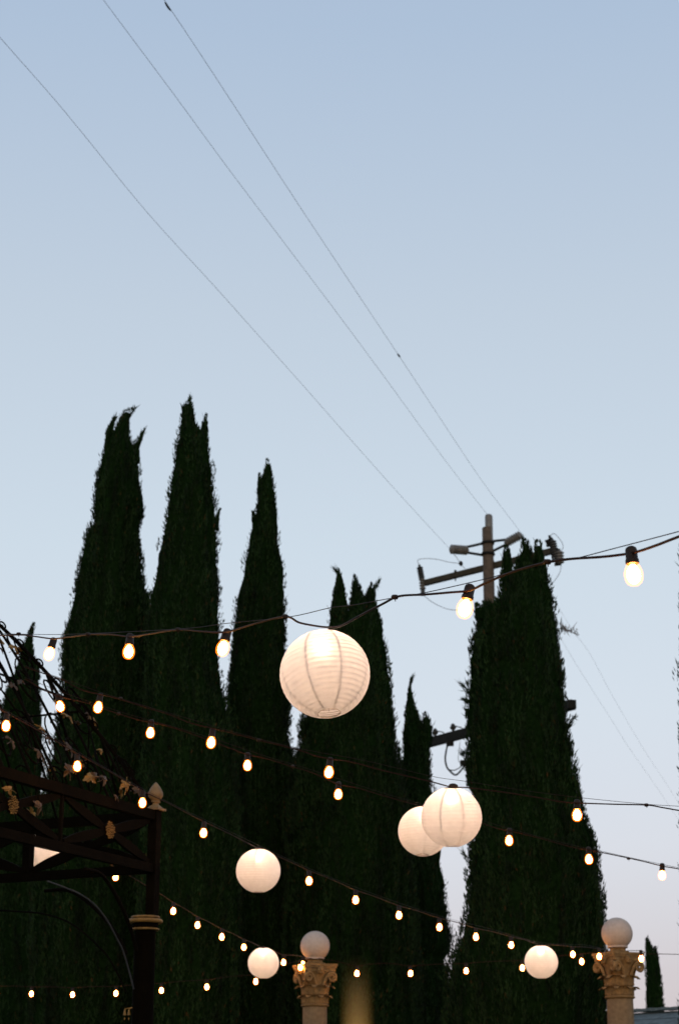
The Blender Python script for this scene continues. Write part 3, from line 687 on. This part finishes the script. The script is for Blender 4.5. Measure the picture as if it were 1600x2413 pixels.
# string 5 -----------------------------------------------------------------
i5 = lambda x: .0545 - 3.1e-5 * (x - 621)
G5 = 'glowing bulbs on the fifth light string'
B5 = [(197, 2010, 0), (273, 2067, 0), (362, 2118, 0), (409, 2147, 0), (466, 2180, 0), (523, 2208, 0), (575, 2232, 0), (668.5, 2268, 0), (714, 2272, 0)]
L5 = ['glowing bulb hidden behind the gazebo beams, on the fifth string', 'glowing bulb half hidden under the gazebo beam, left of its post', 'glowing bulb hidden behind the gazebo post', 'glowing bulb immediately right of the gazebo post, below its beams', 'second glowing bulb right of the gazebo post on the fifth string',
      'third glowing bulb right of the gazebo post on the fifth string', 'glowing bulb just left of the smallest lantern', 'glowing bulb between the smallest lantern and the left column', 'upper of two touching bulbs at the left column capital']
for (x, y, t), lab in zip(B5, L5): bulb_px(x, y, i5(x), lab, G5, t)
cable(hang_line(B5[:-1], i5, [(120, 1970), (621, 2234), (716, 2254), (735, 2256)]), i5, 'fifth light string cable, running from the gazebo to the left stone column', .0034)
# string 6 left / right ----------------------------------------------------
i6 = lambda x: .0535 - 7e-6 * (705 - x) if x < 720 else .0535 + 3e-6 * (x - 760)
G6 = 'glowing bulbs on the lowest light string'
B6 = [(-6, 2340, 0), (75, 2342, 2), (172, 2344, 0), (274, 2341, 0), (381, 2334, 0), (488, 2326, 0), (603, 2313, 0), (708, 2280, 0)]
L6 = ['glowing bulb cut by the left edge, lowest row', 'lowest row\'s leftmost fully visible bulb', 'lowest row bulb, second fully visible from the left', 'lowest row bulb just left of the gazebo column', 'lowest row bulb just right of the gazebo column',
      'lowest row bulb midway between gazebo column and smallest lantern', 'glowing bulb tucked under the smallest lantern', 'lower of two touching bulbs at the left column capital']
for (x, y, t), lab in zip(B6, L6): bulb_px(x, y, i6(x), lab, G6, t)
cable(hang_line(B6[:-1], i6, [(-70, 2320), (660, 2278), (712, 2262), (735, 2258)]), i6, 'lowest light string cable, left of the left stone column', .0034)
B7 = [(841, 2294, 0), (967, 2294, 0), (1098, 2288, 0), (1230, 2281, 0), (1370, 2266, 0), (1510, 2259, 0)]
L7 = ['lowest row bulb just right of the left column, over the warm-lit plume', 'lowest row bulb, second right of the left column', 'lowest row bulb below and right of the narrow sky gap', 'lowest row bulb touching the small lantern\'s left side',
      'lower of two close bulbs between the small lantern and the right column', 'glowing bulb touching the right corner of the right column capital']
for (x, y, t), lab in zip(B7, L7): bulb_px(x, y, i6(x) if x < 1500 else .0588, lab, G6, t)
cable(hang_line(B7, i6, [(750, 2258), (904, 2270), (1440, 2243)]) + [(1525, 2247.5), (1560, 2248), (1600, 2249), (1680, 2251)], i6, 'lowest light string cable, passing the two stone columns to the right edge', .0034)

# ------------------------------------------------------------------ stone columns
def acanthus(mbf, ang, r0, z0, h, curl, wd, c, s=1.0):
    """one curling leaf, built radially at angle ang"""
    ca, sa = math.cos(ang), math.sin(ang); ni, nj = 9, 7; vs = []
    for th_ in (0, 1):
        for i in range(ni):
            t = i / (ni - 1)
            rad_ = r0 + .010 * t + curl * max(0, (t - .55) / .45) ** 1.6
            z = z0 + h * (1.18 * t if t < .8 else 1.18 * .8 + (t - .8) * .1) - (curl * .55 * max(0, (t - .8) / .2) ** 1.5)
            ww = wd * (1 - .25 * t) * (1 - .75 * max(0, (t - .75) / .25) ** 2) * (1 + .14 * math.sin(t * 19))
            for j in range(nj):
                q_ = j / (nj - 1) - .5
                rr = rad_ + .010 * (1 - (2 * q_) ** 2) + .0045 * math.cos(q_ * 24) - th_ * .018
                tx = q_ * ww
                vs.append((c[0] + rr * ca - tx * sa, c[1] + rr * sa + tx * ca, c[2] + z))
    fs = []; B = ni * nj
    for i in range(ni - 1):
        for j in range(nj - 1):
            a = i * nj + j; fs.append((a, a + 1, a + nj + 1, a + nj)); fs.append((B + a + nj, B + a + nj + 1, B + a + 1, B + a))
    for i in range(ni - 1):
        a = i * nj; fs.append((a, a + nj, B + a + nj, B + a)); a += nj - 1; fs.append((a + nj, a, B + a, B + a + nj))
    for j in range(nj - 1):
        a = (ni - 1) * nj + j; fs.append((a, a + 1, B + a + 1, B + a))
    mbf.add(vs, fs)

def column(pxc, y_ab, inv, s, label, rot, globe_px):
    top = PD(pxc, y_ab, inv); X, Y, Z = top             # top of the abacus
    rt = empty('stone_column', (X, Y, 0), label, 'column', 'stone columns with Corinthian capitals and white globes'); og = rt.location.copy()
    rs = .122 * s; hc_ = .42 * s; zb = Z - hc_         # astragal height
    m = MB(); prof = [(rs * 1.12, .32), (rs * 1.10, .5), (rs * 1.06, zb * .55), (rs, zb)]
    m.lathe(prof, 36, c=(X, Y, 0)); m.build('shaft', M_stone, rt, og, True)
    m = MB(); m.box((X, Y, .07), (rs * 3.3, rs * 3.3, .14)); m.lathe([(rs * 1.6, .14), (rs * 1.72, .17), (rs * 1.6, .21), (rs * 1.35, .23), (rs * 1.3, .26), (rs * 1.42, .29), (rs * 1.15, .32)], 30, c=(X, Y, 0)); m.build('base', M_stone, rt, og)
    # capital bell
    m = MB(); m.lathe([(rs * .98, zb), (rs * 1.14, zb + .008 * s), (rs * 1.17, zb + .017 * s), (rs * 1.1, zb + .027 * s), (rs * .95, zb + .034 * s), (rs * .95, zb + .12 * s), (rs * .98, zb + .22 * s), (rs * 1.12, zb + .30 * s), (rs * 1.38, zb + .345 * s)], 32, c=(X, Y, 0))
    capo = m.build('capital', M_stoned, rt, og, True)
    for row, (z0, h, curl, n_, off) in enumerate(((.034, .085, .052, 8, 0), (.12, .10, .062, 8, .5))):
        for k in range(n_):
            m = MB(); acanthus(m, rot + (k + off) * 2 * math.pi / n_, rs * (.98 + .02 * row), zb + z0 * s, h * s, curl * s, .118 * s, (X, Y, 0), s)
            m.build('acanthus_leaf', M_stoned, capo, og, True)
    # third tier: small stems under the volutes
    for k in range(4):
        a0 = rot + math.pi / 4 + k * math.pi / 2
        for sgn in (-1, 1):
            m = MB(); cx = X + math.cos(a0) * rs * 1.62; cy = Y + math.sin(a0) * rs * 1.62; cz = zb + .285 * s
            tang = Vector((-math.sin(a0), math.cos(a0), 0)); radv = Vector((math.cos(a0), math.sin(a0), 0)); axis_dir = (radv * .8 - tang * sgn * .6).normalized()
            pts = []
            for i in range(34):
                t = i / 33; ph = t * 3.4 * math.pi + .9; rr = (.047 - .037 * t) * s
                pts.append(Vector((cx, cy, cz)) + tang * (sgn * .022 * s) + axis_dir * (-math.cos(ph) * rr) + Vector((0, 0, math.sin(ph) * rr)))
            st_ = Vector((X, Y, zb + .20 * s)) + radv * rs * .98 + tang * sgn * .07 * s
            pts = [st_, st_.lerp(pts[0], .5) + Vector((0, 0, .02))] + pts
            m.tube(pts, [.014 * s, .016 * s] + [.0145 * s - .006 * s * i / 33 for i in range(34)], 7); m.build('volute', M_stoned, capo, og, True)
        m = MB(); af = rot + k * math.pi / 2; c = Vector((X + math.cos(af) * rs * 1.36, Y + math.sin(af) * rs * 1.36, zb + .355 * s))
        for i in range(6):
            b_ = 2 * math.pi * i / 6; tg = Vector((-math.sin(af), math.cos(af), 0)); m.lathe([(.002, -.018), (.016, -.008), (.017, .004), (.004, .016)], 7, c=c + (tg * math.cos(b_) + Vector((0, 0, 1)) * math.sin(b_)) * .024 * s)
        m.lathe([(.002, -.02), (.02, 0), (.002, .02)], 8, c=c + Vector((math.cos(af), math.sin(af), 0)) * .01); m.build('fleuron', M_stoned, capo, og)
    # abacus: concave-sided slab with two mouldings
    m = MB(); na = 12
    for zz0, zz1, e in ((.345, .375, .93), (.377, .395, .985), (.397, .42, 1.03)):
        ring = []
        for k in range(4):
            a0 = rot + math.pi / 4 + k * math.pi / 2; a1 = a0 + math.pi / 2
            C0 = Vector((math.cos(a0), math.sin(a0), 0)) * rs * 2.12 * e; C1 = Vector((math.cos(a1), math.sin(a1), 0)) * rs * 2.12 * e; md = (C0 + C1).normalized()
            for i in range(na):
                t = .06 + .88 * i / (na - 1); ring.append(C0.lerp(C1, t) - md * (rs * .30 * math.sin(math.pi * t)))
        n_ = len(ring); vs = [(X + p.x, Y + p.y, zb + z * s) for z in (zz0, zz1) for p in ring]
        m.add(vs, [tuple(range(n_ - 1, -1, -1)), tuple(range(n_, 2 * n_))] + [(i, (i + 1) % n_, n_ + (i + 1) % n_, n_ + i) for i in range(n_)])
    m.build('abacus', M_stoned, capo, og)
    R = globe_px / 2 / FPX / inv; z0 = Z
    m = MB(); m.lathe([(R * .70, z0 + .001), (R * .72, z0 + .014), (R * .52, z0 + .02), (R * .50, z0 + .04), (R * .66, z0 + .048)], 24, c=(X, Y, 0)); m.build('globe_holder', M_stoned, rt, og, True)
    m = MB(); pr = [(R * .64, z0 + .049), (R * .66, z0 + .062), (R * .60, z0 + .068)]; zc = z0 + .066 + R * .79
    for i in range(25):
        la = math.radians(-52 + (142) * i / 24); pr.append((max(R * math.cos(la), .001), zc + R * math.sin(la)))
    m.lathe(pr, 40, c=(X, Y, 0)); m.build('globe', M_globe, rt, og, True)
    return rt
column(1455, 2246, 1 / 17.9, 1.0, 'right stone column with carved capital and pale globe, standing before the sky', math.radians(-62), 73.5)
column(742.5, 2273, 1 / 18.8, .97, 'left stone column with carved capital and pale globe, standing before the dark trees', math.radians(-68), 69)

# ------------------------------------------------------------------ added mist and lamp that make the warm glow beside the left column
jt = P(841, 2240, 20.4); jb = Vector((P(841, 2404, 20.4).x, 20.4, 0)); JH = jt.z
e = empty('fountain_plume', jb, 'tall soft-edged plume lit warm yellow from below, right of the left stone column', 'fountain')
m = MB(); m.lathe([(.02, 0), (.30, .02), (.36, .10), (.38, .22), (.35, .22), (.32, .13), (.05, .10), (.04, .16), (.03, .18)], 28, c=jb); m.build('basin', M_stone, e, jb, True)  # unseen basin, added under the mist
m = MB(); m.lathe([(.20, .2), (.22, .4), (.22, JH - .1), (.16, JH)], 24, c=jb); pl = m.build('spray', M_stone, e, jb)  # made-up mist volume that carries the warm glow
vm = bpy.data.materials.new('lit_spray_mist'); vm.use_nodes = True; n = vm.node_tree; n.nodes.clear()
o = n.nodes.new('ShaderNodeOutputMaterial'); vp = n.nodes.new('ShaderNodeVolumePrincipled'); vp.inputs['Color'].default_value = (.95, .80, .50, 1)
tcv = n.nodes.new('ShaderNodeTexCoord'); sx = n.nodes.new('ShaderNodeSeparateXYZ'); n.links.new(tcv.outputs['Object'], sx.inputs[0])
def mth(op, a, b=None, c=None):
    q = n.nodes.new('ShaderNodeMath'); q.operation = op
    for k, v_ in enumerate((a, b, c)):
        if v_ is None: continue
        if isinstance(v_, (int, float)): q.inputs[k].default_value = v_
        else: n.links.new(v_, q.inputs[k])
    return q.outputs[0]
r2 = mth('SQRT', mth('ADD', mth('MULTIPLY', sx.outputs[0], sx.outputs[0]), mth('MULTIPLY', sx.outputs[1], sx.outputs[1])))
mr1 = n.nodes.new('ShaderNodeMapRange'); mr1.interpolation_type = 'SMOOTHSTEP'
for k, v_ in (('From Min', .20), ('From Max', .0), ('To Min', 0), ('To Max', 1)): mr1.inputs[k].default_value = v_
n.links.new(r2, mr1.inputs['Value'])
mr2 = n.nodes.new('ShaderNodeMapRange'); mr2.interpolation_type = 'SMOOTHSTEP'
for k, v_ in (('From Min', JH - .02), ('From Max', JH - 1.3), ('To Min', 0), ('To Max', 1)): mr2.inputs[k].default_value = v_
n.links.new(sx.outputs[2], mr2.inputs['Value'])
n.links.new(mth('MULTIPLY', mth('MULTIPLY', mr1.outputs[0], mr2.outputs[0]), 1.7), vp.inputs['Density']); n.links.new(vp.outputs[0], o.inputs['Volume'])
pl.data.materials.clear(); pl.data.materials.append(vm)
m = MB(); m.lathe([(.02, .10), (.045, .12), (.05, .17), (.045, .19), (.02, .185)], 14, c=jb + Vector((.0, -.12, 0))); m.build('lamp_housing', M_iron, e, jb)
sl = bpy.data.lights.new('plume_lamp', 'SPOT'); sl.energy = 7500; sl.color = (1, .60, .17); sl.spot_size = math.radians(14); sl.spot_blend = 1.0; sl.shadow_soft_size = .04  # added spot, lights the mist from below to make the glow
so = bpy.data.objects.new('plume_lamp', sl); COL.objects.link(so); so.parent = e; so.location = (0, -.12, .24); so.rotation_euler = (Vector((0, .10, 2.4))).to_track_quat('-Z', 'Y').to_euler()

# ------------------------------------------------------------------ gazebo
DQ = 12.3
Hb = P(360, 1911, DQ).z                    # top edge of the upper beam
q1 = PH(2, 1806, Hb); q0 = P(366, 1913, DQ)
Q0 = Vector((q0.x, q0.y, 0)); u = (Vector((q1.x, q1.y, 0)) - Q0).normalized(); v = Vector((-u.y, u.x, 0))
if v.x > 0: v = -v
PU, PV, OFF = 1.05, .915, .04; SU = 4 * PU + 2 * OFF; SV = 4 * PV + 2 * OFF
gz = empty('gazebo', Q0 + u * SU / 2 + v * SV / 2, 'dark bronze iron gazebo with a vine-scroll dome and gold ornaments at the left', 'gazebo'); go = gz.location.copy()
Hbt = P(346, 2058, DQ).z                   # underside of the lower beam
Hlt = P(346, 2037, DQ).z                   # top of the lower beam
Hub = P(351, 1934, DQ).z                   # underside of upper beam
corners = [Q0, Q0 + u * SU, Q0 + u * SU + v * SV, Q0 + v * SV]
sides = [(corners[0], u, v, SU, SV, PU), (corners[0], v, u, SV, SU, PV), (corners[1], v, -u, SV, SU, PV), (corners[3], u, -v, SU, SV, PU)]
Z3 = Vector((0, 0, 1))
for si, (o_, a, b, SIDE, SDEP, PAN) in enumerate(sides):
    m = MB(); hh = Hb - Hub; m.bar(o_ + a * .03 + Z3 * (Hb - hh / 2), o_ + a * (SIDE - .03) + Z3 * (Hb - hh / 2), .045, hh); m.build('upper_beam', M_gaz, gz, go)
    m = MB(); hh = Hlt - Hbt; m.bar(o_ + a * .03 + Z3 * (Hlt - hh / 2), o_ + a * (SIDE - .03) + Z3 * (Hlt - hh / 2), .043, hh); m.build('lower_beam', M_gaz, gz, go)
    for k in range(1, 4):
        m = MB(); m.bar(o_ + a * (OFF + PAN * k) + Z3 * Hlt, o_ + a * (OFF + PAN * k) + Z3 * Hub, .055 if si == 1 else .02, .055 if si == 1 else .02, up=b); m.build('frieze_post', M_gaz, gz, go)
    for k in range(4):
        s0 = PAN * k + .03; s1 = PAN * (k + 1) - .03; cc = o_ + a * (OFF + PAN * (k + .5)) + Z3 * ((Hlt + Hub) / 2)
        for sa in (-1, 1):
            for sb in (-1, 1):
                m = MB(); e_ = o_ + a * (OFF + PAN * (k + .5) + sa * (PAN / 2 - .03)) + Z3 * ((Hlt + Hub) / 2 + sb * ((Hub - Hlt) / 2 - .012))
                n_ = 8; pts = [cc.lerp(e_, i / n_) for i in range(n_ + 1)]; t_ = (e_ - cc).normalized(); pr = t_.cross(b).normalized(); vs = []
                for i, p in enumerate(pts):
                    ww = .010 + (.021 if si != 1 else .026) * math.sin(math.pi * min(1, i / n_ * 1.0)) ** .8
                    for (c1_, c2_) in ((-1, -1), (1, -1), (1, 1), (-1, 1)): vs.append(p + pr * ww * c1_ + b * (.009 * c2_ + .001 * sb))
                fs = [(i * 4 + j, i * 4 + (j + 1) % 4, i * 4 + 4 + (j + 1) % 4, i * 4 + 4 + j) for i in range(n_) for j in range(4)]
                m.add(vs, fs + [(3, 2, 1, 0), (n_ * 4, n_ * 4 + 1, n_ * 4 + 2, n_ * 4 + 3)]); m.build('cross_brace', M_gaz, gz, go)
        # gold rosette
        m = MB(); rnd = random.Random(si * 10 + k); Rz = .055; outn = -b
        for i in range(46):
            rr = Rz * .95 * math.sqrt((i + .5) / 46); an = i * 2.39996
            pp = cc + a * (rr * math.cos(an)) + Z3 * (rr * math.sin(an)) + outn * .019
            sz = .0042 + .0024 * rnd.random(); m.lathe([(.001, -sz), (sz * .9, -sz * .4), (sz, sz * .2), (sz * .5, sz * .9)], 6, axisM((0, 0, 0), outn), pp)
        ro_ = m.build('rosette', M_gold, gz, go)
        m = MB(); m.lathe([(.001, -.012), (Rz * .86, -.01), (Rz * .97, .004), (Rz * .9, .010), (.001, .010)], 18, axisM((0, 0, 0), outn), cc + outn * .008); m.build('rosette_plate', M_gaz, ro_, go)
# posts, capitals, finials
for ci, c in enumerate(corners):
    m = MB(); Rq = Matrix((u, v, Z3)).transposed(); zt0 = P(344, 2160, DQ).z
    m.box(c + Z3 * ((Hb + .01 + zt0) / 2), (.062, .062, Hb + .01 - zt0), Rq); m.build('corner_post', M_gaz, gz, go)
    zc_ = P(344, 2176, DQ).z; c_post = c; c = c + Vector((-.04, 0, 0))
    m = MB()
    for z0, z1, r_ in ((zc_ + .030, zc_ + .045, .092), (zc_ + .0, zc_ + .026, .110), (zc_ - .045, zc_ - .03, .090)):
        m.lathe([(r_ * .93, z0), (r_, z0 + (z1 - z0) * .3), (r_, z0 + (z1 - z0) * .7), (r_ * .93, z1)], 28, c=c)
    m.build('column_collar', M_gold, gz, go, True)
    m = MB(); m.lathe([(.10, 0), (.10, .1), (.076, .13), (.070, zc_ * .6), (.067, zc_ - .05), (.083, zc_ - .03), (.083, zc_ + .03), (.03, zc_ + .05)], 24, c=c); m.build('column', M_gaz, gz, go, True)
    c = c_post; zf = P(358, 1910, DQ).z; m = MB(); k_ = pxsize(1, P(358, 1890, DQ)) * 1.02
    m.box(c + Z3 * (zf + 2.0 * k_), (38 * k_, 38 * k_, 5 * k_), Rq)
    m.lathe([(20 * k_, 4.6 * k_), (15 * k_, 8 * k_), (9 * k_, 13 * k_), (7.5 * k_, 17 * k_), (12 * k_, 18.5 * k_), (12 * k_, 20.5 * k_), (9 * k_, 22 * k_), (14 * k_, 27 * k_), (17.3 * k_, 34 * k_), (17 * k_, 41 * k_), (13.5 * k_, 49 * k_), (8.5 * k_, 57 * k_), (3.5 * k_, 63 * k_), (.3 * k_, 66 * k_)], 22, c=c + Z3 * zf)
    m.build('finial', M_goldpale, gz, go, True)
    # bell-shaped ornaments on the column
    for dx in (-1, 1):
        m = MB(); bz = P(303, 2393, DQ).z; bc = c - Vector((1, 0, 0)) * (.102 - .012 * dx) + Vector((dx * .0, -.01, bz))
        bc = c + Vector((-.135 + dx * .013, -.03, bz))
        m.lathe([(.011, 0), (.010, .006), (.007, .02), (.004, .034), (.001, .04)], 10, c=bc); m.lathe([(.001, -.03), (.005, -.022), (.001, -.012)], 8, c=bc)
        m.tube([bc + Z3 * .038, c + Vector((-.09, -.02, bz + .05))], .003, 5)
        m.build('bell_ornament', M_gold, gz, go, True)
# arched braces under the lower beam
def onside(o_, a, b, px, py):
    r = ray(px, py); n = b; t = (o_ - EYE).dot(n) / r.dot(n); return EYE + r * t
arcpx = [(120, 2076), (165, 2093), (195, 2106), (225, 2127), (248, 2152), (268, 2183), (284, 2214), (297, 2240), (312, 2290), (322, 2330)]
o_, a, b = sides[0][:3]
arc = [onside(o_, a, b, *p) for p in arcpx]; loc = [((p - o_).dot(a), p.z) for p in arc]
arc2 = [onside(o_, a, b, *p) for p in [(200, 2048), (236, 2058), (262, 2090), (284, 2130), (300, 2165), (312, 2200), (322, 2240)]]; loc2 = [((p - o_).dot(a), p.z) for p in arc2]
M_pale = mat('bare_steel_tube', (.035, .04, .045), .6, spec=.1)  # grey-blue, paler than the gazebo iron; used on one brace only
for si, (o_, a, b, SIDE, SDEP, PAN) in enumerate(sides):
    for mir in (0, 1):
        f = (lambda s_: s_) if not mir else (lambda s_: SIDE - s_)
        m = MB(); m.tube(catmull([o_ + a * f(s_) + b * .02 + Z3 * z for s_, z in loc], 4), .0055, 8); m.build('arched_brace', M_pale if (si, mir) == (0, 0) else M_gaz, gz, go, True)
        m = MB(); m.tube(catmull([o_ + a * f(s_) + Z3 * z for s_, z in loc2], 4), .012, 8); m.build('arched_brace', M_gaz, gz, go, True)
# dome
def rise(t): return 3.55 * t - 1.65 * t * t
def F(o_, a, b, s_, d_, n_=0): return o_ + a * s_ + b * d_ + Z3 * (Hb + rise(2 * d_ / SDEP) + n_)
def leaf_mesh():
    m = MB(); lob = []
    K = 34
    for i in range(K):
        th = -math.pi * .97 + 2 * math.pi * .97 * i / (K - 1)
        r = .5 + .42 * abs(math.cos(1.5 * th)) ** 1.3 + .08 * math.cos(9 * th)
        if abs(th) > 2.3: r *= .45
        lob.append((r * math.cos(th), r * math.sin(th)))
    S_ = .047
    vs = [(0, 0, .012)] + [(x * S_, y * S_, .012 - .02 * math.hypot(x, y) ** 2 + .004 * math.sin(6 * math.atan2(y, x))) for x, y in lob]
    n = len(vs); vs += [(x, y, z - .003) for x, y, z in vs]
    fs = [(0, i, i + 1) for i in range(1, n - 1)] + [(n, n + i + 1, n + i) for i in range(1, n - 1)] + [(i, n + i, n + i + 1, i + 1) for i in range(1, n - 1)]
    m.add(vs, fs); m.tube([(0, 0, .008), (-.03, 0, .004), (-.055, .006, -.004)], .0022, 5)
    return m
lf = leaf_mesh().build('leaf', M_gold); COL.objects.unlink(lf)
lf2 = lf.data.copy(); lf2.materials.clear(); M_gold2 = mat('tarnished_gold_paint', (.05, .027, .008), .5, metal=.1, var=.4, scale=25, bump=.4); lf2.materials.append(M_gold2)
rl = random.Random(21); nleaf = 0
def put_leaf(p, nrm, parent, size=1.0):
    global nleaf
    if nleaf >= 290: return
    o = bpy.data.objects.new('leaf', lf.data if rl.random() < .6 else lf2); COL.objects.link(o); o.parent = parent; o.location = p - go
    q = nrm.to_track_quat('Z', 'Y'); e_ = q.to_matrix() @ Matrix.Rotation(rl.uniform(0, 6.28), 3, 'Z') @ Matrix.Rotation(rl.uniform(-.5, .5), 3, 'X') @ Matrix.Rotation(rl.uniform(-.4, .4), 3, 'Y')
    o.rotation_euler = e_.to_euler(); k = size * rl.uniform(.8, 1.3); o.scale = (k, k * rl.uniform(.6, 1), k); nleaf += 1
# hips
for c in corners:
    ctr_ = go.copy(); ctr_.z = 0
    m = MB(); pts = [c.lerp(ctr_, t) + Z3 * (Hb + rise(t) + .01) for t in [i / 24 * .985 for i in range(25)]]; m.tube(pts, .013, 8); m.build('hip_rib', M_gaz, gz, go, True)
    hd_ = (ctr_ - c).normalized()
    for k in range(21):
        t0_ = .02 + k * .045; base_ = c.lerp(ctr_, t0_) + Z3 * (Hb + rise(t0_)); sl_ = Vector((hd_.x * (ctr_ - c).length, hd_.y * (ctr_ - c).length, 3.55 - 3.3 * t0_)).normalized()
        nn_ = sl_.cross(hd_.cross(Z3)).normalized(); nn_ = nn_ if nn_.z > 0 else -nn_; fl = 1 if k % 2 else -1; R_ = .030 + .016 * rng.random(); pts = []
        for i in range(16):
            t = i / 15; an = fl * t * 7.5 + (0 if fl > 0 else 3.1); r_ = R_ * (1 - .7 * t)
            pts.append(base_ + nn_ * (.012 + r_ * math.sin(an) * .8) + sl_ * (r_ * math.cos(an)))
        m = MB(); m.tube(pts, .006, 5); m.build('crest_scroll', M_gaz, gz, go, True)
m = MB(); m.lathe([(.10, 0), (.12, .03), (.06, .08), (.03, .14), (.055, .2), (.05, .26), (.01, .34)], 20, c=Vector((go.x, go.y, Hb + rise(.97)))); m.build('dome_cap', M_goldpale, gz, go, True)
NR = 14
for si, (o_, a, b, SIDE, SDEP, PAN) in enumerate(sides):
    for k in range(1, NR + 1):
        s_ = SIDE * k / (NR + 1); dmax = min(s_, SIDE - s_) * SDEP / SIDE
        m = MB(); pts = [F(o_, a, b, s_, dmax * i / 14) for i in range(15)]; m.tube(pts, .0085, 6); m.build('dome_rib', M_gaz, gz, go, True)
    for d_ in (.40, .85, 1.35):
        m = MB(); m.tube([F(o_, a, b, d_ * SIDE / SDEP, d_), F(o_, a, b, SIDE - d_ * SIDE / SDEP, d_)], .007, 6); m.build('dome_rail', M_gaz, gz, go, True)
    # scrolls: vine tendrils in every bay
    for k in range(NR + 1):
        s0 = SIDE * k / (NR + 1); w_ = SIDE / (NR + 1); sc_mid = s0 + w_ / 2; dmax = min(sc_mid, SIDE - sc_mid) * SDEP / SIDE - .05
        m = MB(); d_ = .05; flip = 1; any_ = False
        # waving stem
        if dmax > .15 and k % 3 == 1:
            nst = max(4, int(dmax / .06)); pts = [F(o_, a, b, sc_mid + w_ * .30 * math.sin(i / nst * dmax * 9 + k), .0 + dmax * i / nst, .012) for i in range(nst + 1)]
            m.tube(catmull(pts, 3), .0055, 5); m.build('vine_stem', M_gaz, gz, go, True); m = MB()
        while d_ < dmax:
            cx = sc_mid + flip * w_ * .16; R_ = rl.uniform(.065, .10); st_a = rl.uniform(0, 6.28); pts = []
            for i in range(22):
                t = i / 21; an = st_a + flip * t * 1.55 * 2 * math.pi; r_ = R_ * (1 - .78 * t) + .006
                ss = cx + r_ * math.cos(an); dd = max(0, d_ + .07 + r_ * math.sin(an)); pts.append(F(o_, a, b, ss, dd, .008 + .03 * t))
            m.tube(pts, [.0065 - .002 * i / 21 for i in range(22)], 5); m.build('vine_scroll', M_gaz, gz, go, True); m = MB()
            nr_ = (Z3 * 1.0 - b * 1.1).normalized()
            if si < 2 or rl.random() < .25:
                put_leaf(pts[0] + nr_ * .01, nr_, gz)
                if rl.random() < .45: put_leaf(pts[12] + nr_ * .015, nr_, gz, .75)
            d_ += rl.uniform(.20, .27); flip = -flip
# leaves on short stems standing along the visible beam
for px_, py_, s_ in ((152, 1817, 1.0), (163, 1813, .7), (204, 1834, 1.0), (213, 1830, .8), (234, 1838, .8), (284, 1853, .9), (289, 1848, .7), (265, 1880, .6), (82, 1903, 1.0), (12, 1862, .7)):
    p = onside(sides[0][0], u, v, px_, py_) - v * .03
    put_leaf(p, (-v + Vector((0, 0, .2))).normalized(), gz, s_ * 1.1)
    m = MB(); m.tube([p, p + Vector((.01, .02, -.05)), Vector((p.x, p.y, Hb)) + v * .03], .003, 5); m.build('leaf_stem', M_gaz, gz, go)
